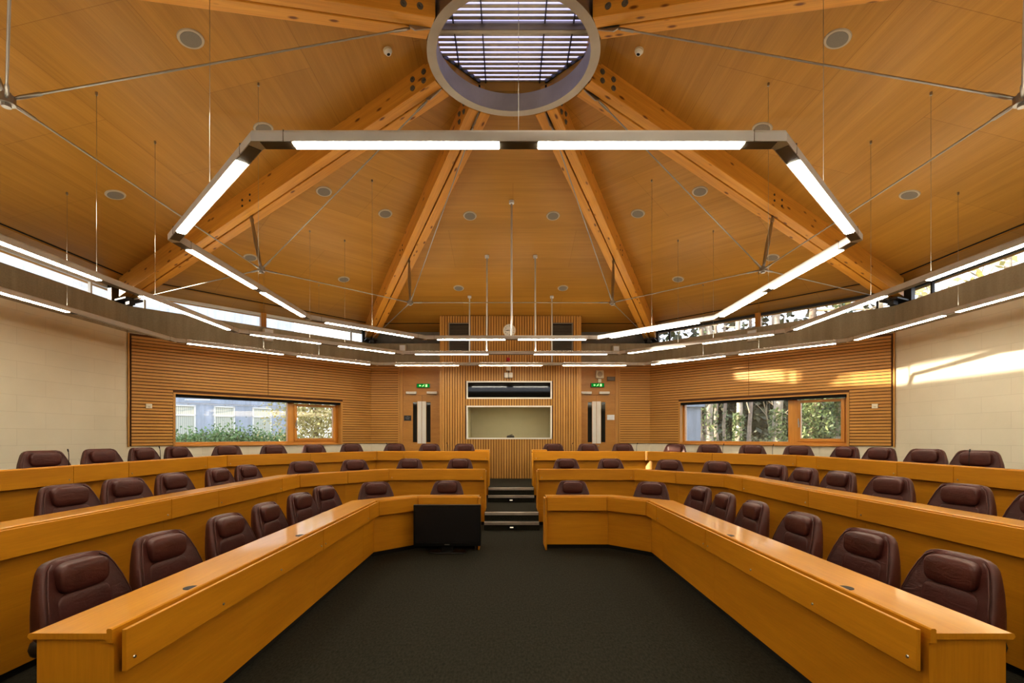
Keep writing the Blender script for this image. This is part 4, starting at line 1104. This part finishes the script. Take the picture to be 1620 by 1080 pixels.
tag(mb.build('bare_twigs', M['pale_twig']), 'tangle of bare pale twigs between the trunks', 'twigs', kind='stuff')
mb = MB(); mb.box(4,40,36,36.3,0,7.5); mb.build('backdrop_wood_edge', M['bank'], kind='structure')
# pale wall of the same building, left in the right window
mb = MB(); mb.box(5.2,5.95,15.2,15.6,gh(5.5,15.4)-.03,2.55); mb.box(4.6,6.05,15.1,15.65,2.55,3.2); tag(mb.build('outside_pier', M['facade']), 'bluish concrete pier outside the left end of the right window', 'pier')

mb = MB(); mb.box(-9.7,-9.5,10.55,13.2,.9,5.6); tag(mb.build('sun_blocking_wall', M['facade_pale']), 'pale concrete wall added outside to block sun, glimpsed through the left clerestory', 'wall')  # wall added outside to cut off part of the low sun
# concrete building beyond the left window
FP = Vector((-14.16,31.2,0)); FD = Vector((-.752,-.66,0)).normalized(); FNm = Vector((-FD.y*-1, FD.x*-1, 0)); 
FNm = Vector((.66,-.752,0)).normalized()
bg = thing('concrete_building', 'grey-blue concrete building with white windows beyond the left window', 'building', tuple(FP))
def fbox(mb, s0, s1, o0, o1, z0, z1): mb.obox(FP+FD*(s0+s1)/2+FNm*(o0+o1)/2+Vector((0,0,(z0+z1)/2)), FD, FNm, (0,0,1), s1-s0, o1-o0, z1-z0, (s0+1,z0+1))
mb = MB(); fbox(mb, -.3, 15, -.4, 0, 0, 3.50); mb.build('lower_wall', M['facade'], bg)
mb = MB(); fbox(mb, -.35, 15, -.4, .08, 3.53, 4.6); mb.build('middle_wall', M['facade'], bg)
mb = MB(); fbox(mb, -.35, 15, -.4, .06, 4.63, 14); mb.build('upper_wall', M['facade_pale'], bg)
mb = MB()
for s in (1.72,3.55,5.4,7.5,9.5,12): fbox(mb, s, s+.03, 0, .004, .5, 3.5)
mb.build('panel_joint', M['grey_panel'], bg)
for s0, s1 in ((1.0,2.1),(3.05,4.15),(5.05,6.1),(7.6,8.7),(10,11.1)):
    z0, z1 = 1.25, 3.40; mb = MB()
    for a, b, c, d in ((s0,s0+.08,z0,z1),(s1-.08,s1,z0,z1),(s0,s1,z1-.08,z1),(s0,s1,z0,z0+.08),(s0,s1,z1-.62,z1-.54)): fbox(mb, a, b, .0, .06, c, d)
    w = mb.build('window', M['white'], bg)
    mb = MB(); fbox(mb, s0+.08, s1-.08, .005, .02, z0+.08, z1-.08); mb.build('vertical_blind', M['blind'], w)
# clerestory upper storey windows band is blank concrete
for k in range(9):
    s = .2+k*.72; c = FP+FD*s+FNm*(2.2+random.uniform(-.3,.3)); 
    r = thing('garden_shrub', ['bushy green shrub before the concrete building, leftmost of the hedge seen in the left window','',''][0] if False else 'bushy green shrub in the low row outside the left window', 'shrub', (c.x,c.y,GZ), 'shrubs before the concrete building')
    hh = .95 if 2 < k < 7 else .7
    mb = MB(); leaves(mb, lambda: (c.x+random.gauss(0,.3), c.y+random.gauss(0,.3), gh(c.x,c.y)+.1+abs(random.gauss(0,.36))*hh*1.15), 420, .085); mb.build('leaves', M['shrub'], r)
    mb = MB()
    for q in range(4): mb.tube([(c.x,c.y,gh(c.x,c.y)-.1),(c.x+random.gauss(0,.2),c.y+random.gauss(0,.2),gh(c.x,c.y)+.6)],.012,5)
    mb.build('stem', M['bark'], r)
x, D = (497-804)*24/770, 24
r = thing('autumn_tree', 'yellow-leaved autumn tree seen through the left window sash', 'tree', (x,D,GZ))
mb = MB(); mb.tube([(x,D,gh(x,D)-.03),(x+.1,D,2.4),(x,D,4.5)],[.14,.1,.06],10); mb.build('trunk', M['bark'], r)
mb = MB()
for k in range(12): branch(mb, Vector((x+random.gauss(0,.4),D,GZ+random.uniform(0,2.5))), Vector((random.gauss(0,.6),random.gauss(0,.4),.7)).normalized(), 2.2, .035, 2)
mb.build('branches', M['pale_twig'], r)
mb = MB(); leaves(mb, lambda: (x+random.gauss(0,.85), D+random.gauss(0,.8), 3.0+random.gauss(0,.8)), 3600, .085); leaves(mb, lambda: (x+random.gauss(0,.8), D+random.gauss(0,.8), GZ+random.uniform(0,1.9)), 2400, .07); mb.build('leaves', M['yellow_leaf'], r)

# ------------------------------------------------------------------ light
w = bpy.data.worlds.new('World'); S.world = w; w.use_nodes = True; nt = w.node_tree; nt.nodes.clear()
o = nt.nodes.new('ShaderNodeOutputWorld'); b = nt.nodes.new('ShaderNodeBackground'); L(nt, b.outputs[0], o.inputs[0])
tc = nt.nodes.new('ShaderNodeTexCoord'); sx = nt.nodes.new('ShaderNodeSeparateXYZ'); L(nt, tc.outputs['Generated'], sx.inputs[0])
r = ramp(nt, [(.0,(.55,.6,.62)),(.5,(.92,.95,1.0)),(.75,(.72,.83,1.0)),(1,(.60,.74,1.0))])
mr = nt.nodes.new('ShaderNodeMapRange'); mr.inputs[1].default_value = -1; L(nt, sx.outputs[2], mr.inputs[0]); L(nt, mr.outputs[0], r.inputs[0])
L(nt, r.outputs[0], b.inputs[0]); b.inputs[1].default_value = 2.8
sd_ = bpy.data.lights.new('sun','SUN'); sd_.energy = 12; sd_.angle = .0093; sd_.color = (1,.86,.66)
so = bpy.data.objects.new('sun', sd_); COL.objects.link(so)
so.rotation_euler = Vector((1,.06,-.103)).to_track_quat('-Z','Y').to_euler()

# ------------------------------------------------------------------ camera
cd = bpy.data.cameras.new('camera'); cd.sensor_width = 36; cd.lens = 770/1620*36; cd.shift_x = 6/1620; cd.shift_y = 149.5/1620; cd.clip_start = .05
co = bpy.data.objects.new('camera', cd); COL.objects.link(co); co.location = (-.06,0,1.64); co.rotation_euler = (math.pi/2,0,0); S.camera = co
S.view_settings.view_transform = 'Standard'; S.view_settings.look = 'Medium High Contrast'; S.view_settings.exposure = 0
S.cycles.use_denoising = True; S.cycles.max_bounces = 8; S.cycles.transparent_max_bounces = 16; S.cycles.caustics_reflective = False; S.cycles.sample_clamp_indirect = 6
for ob in bpy.data.objects:
    if '_o' in ob: del ob['_o']
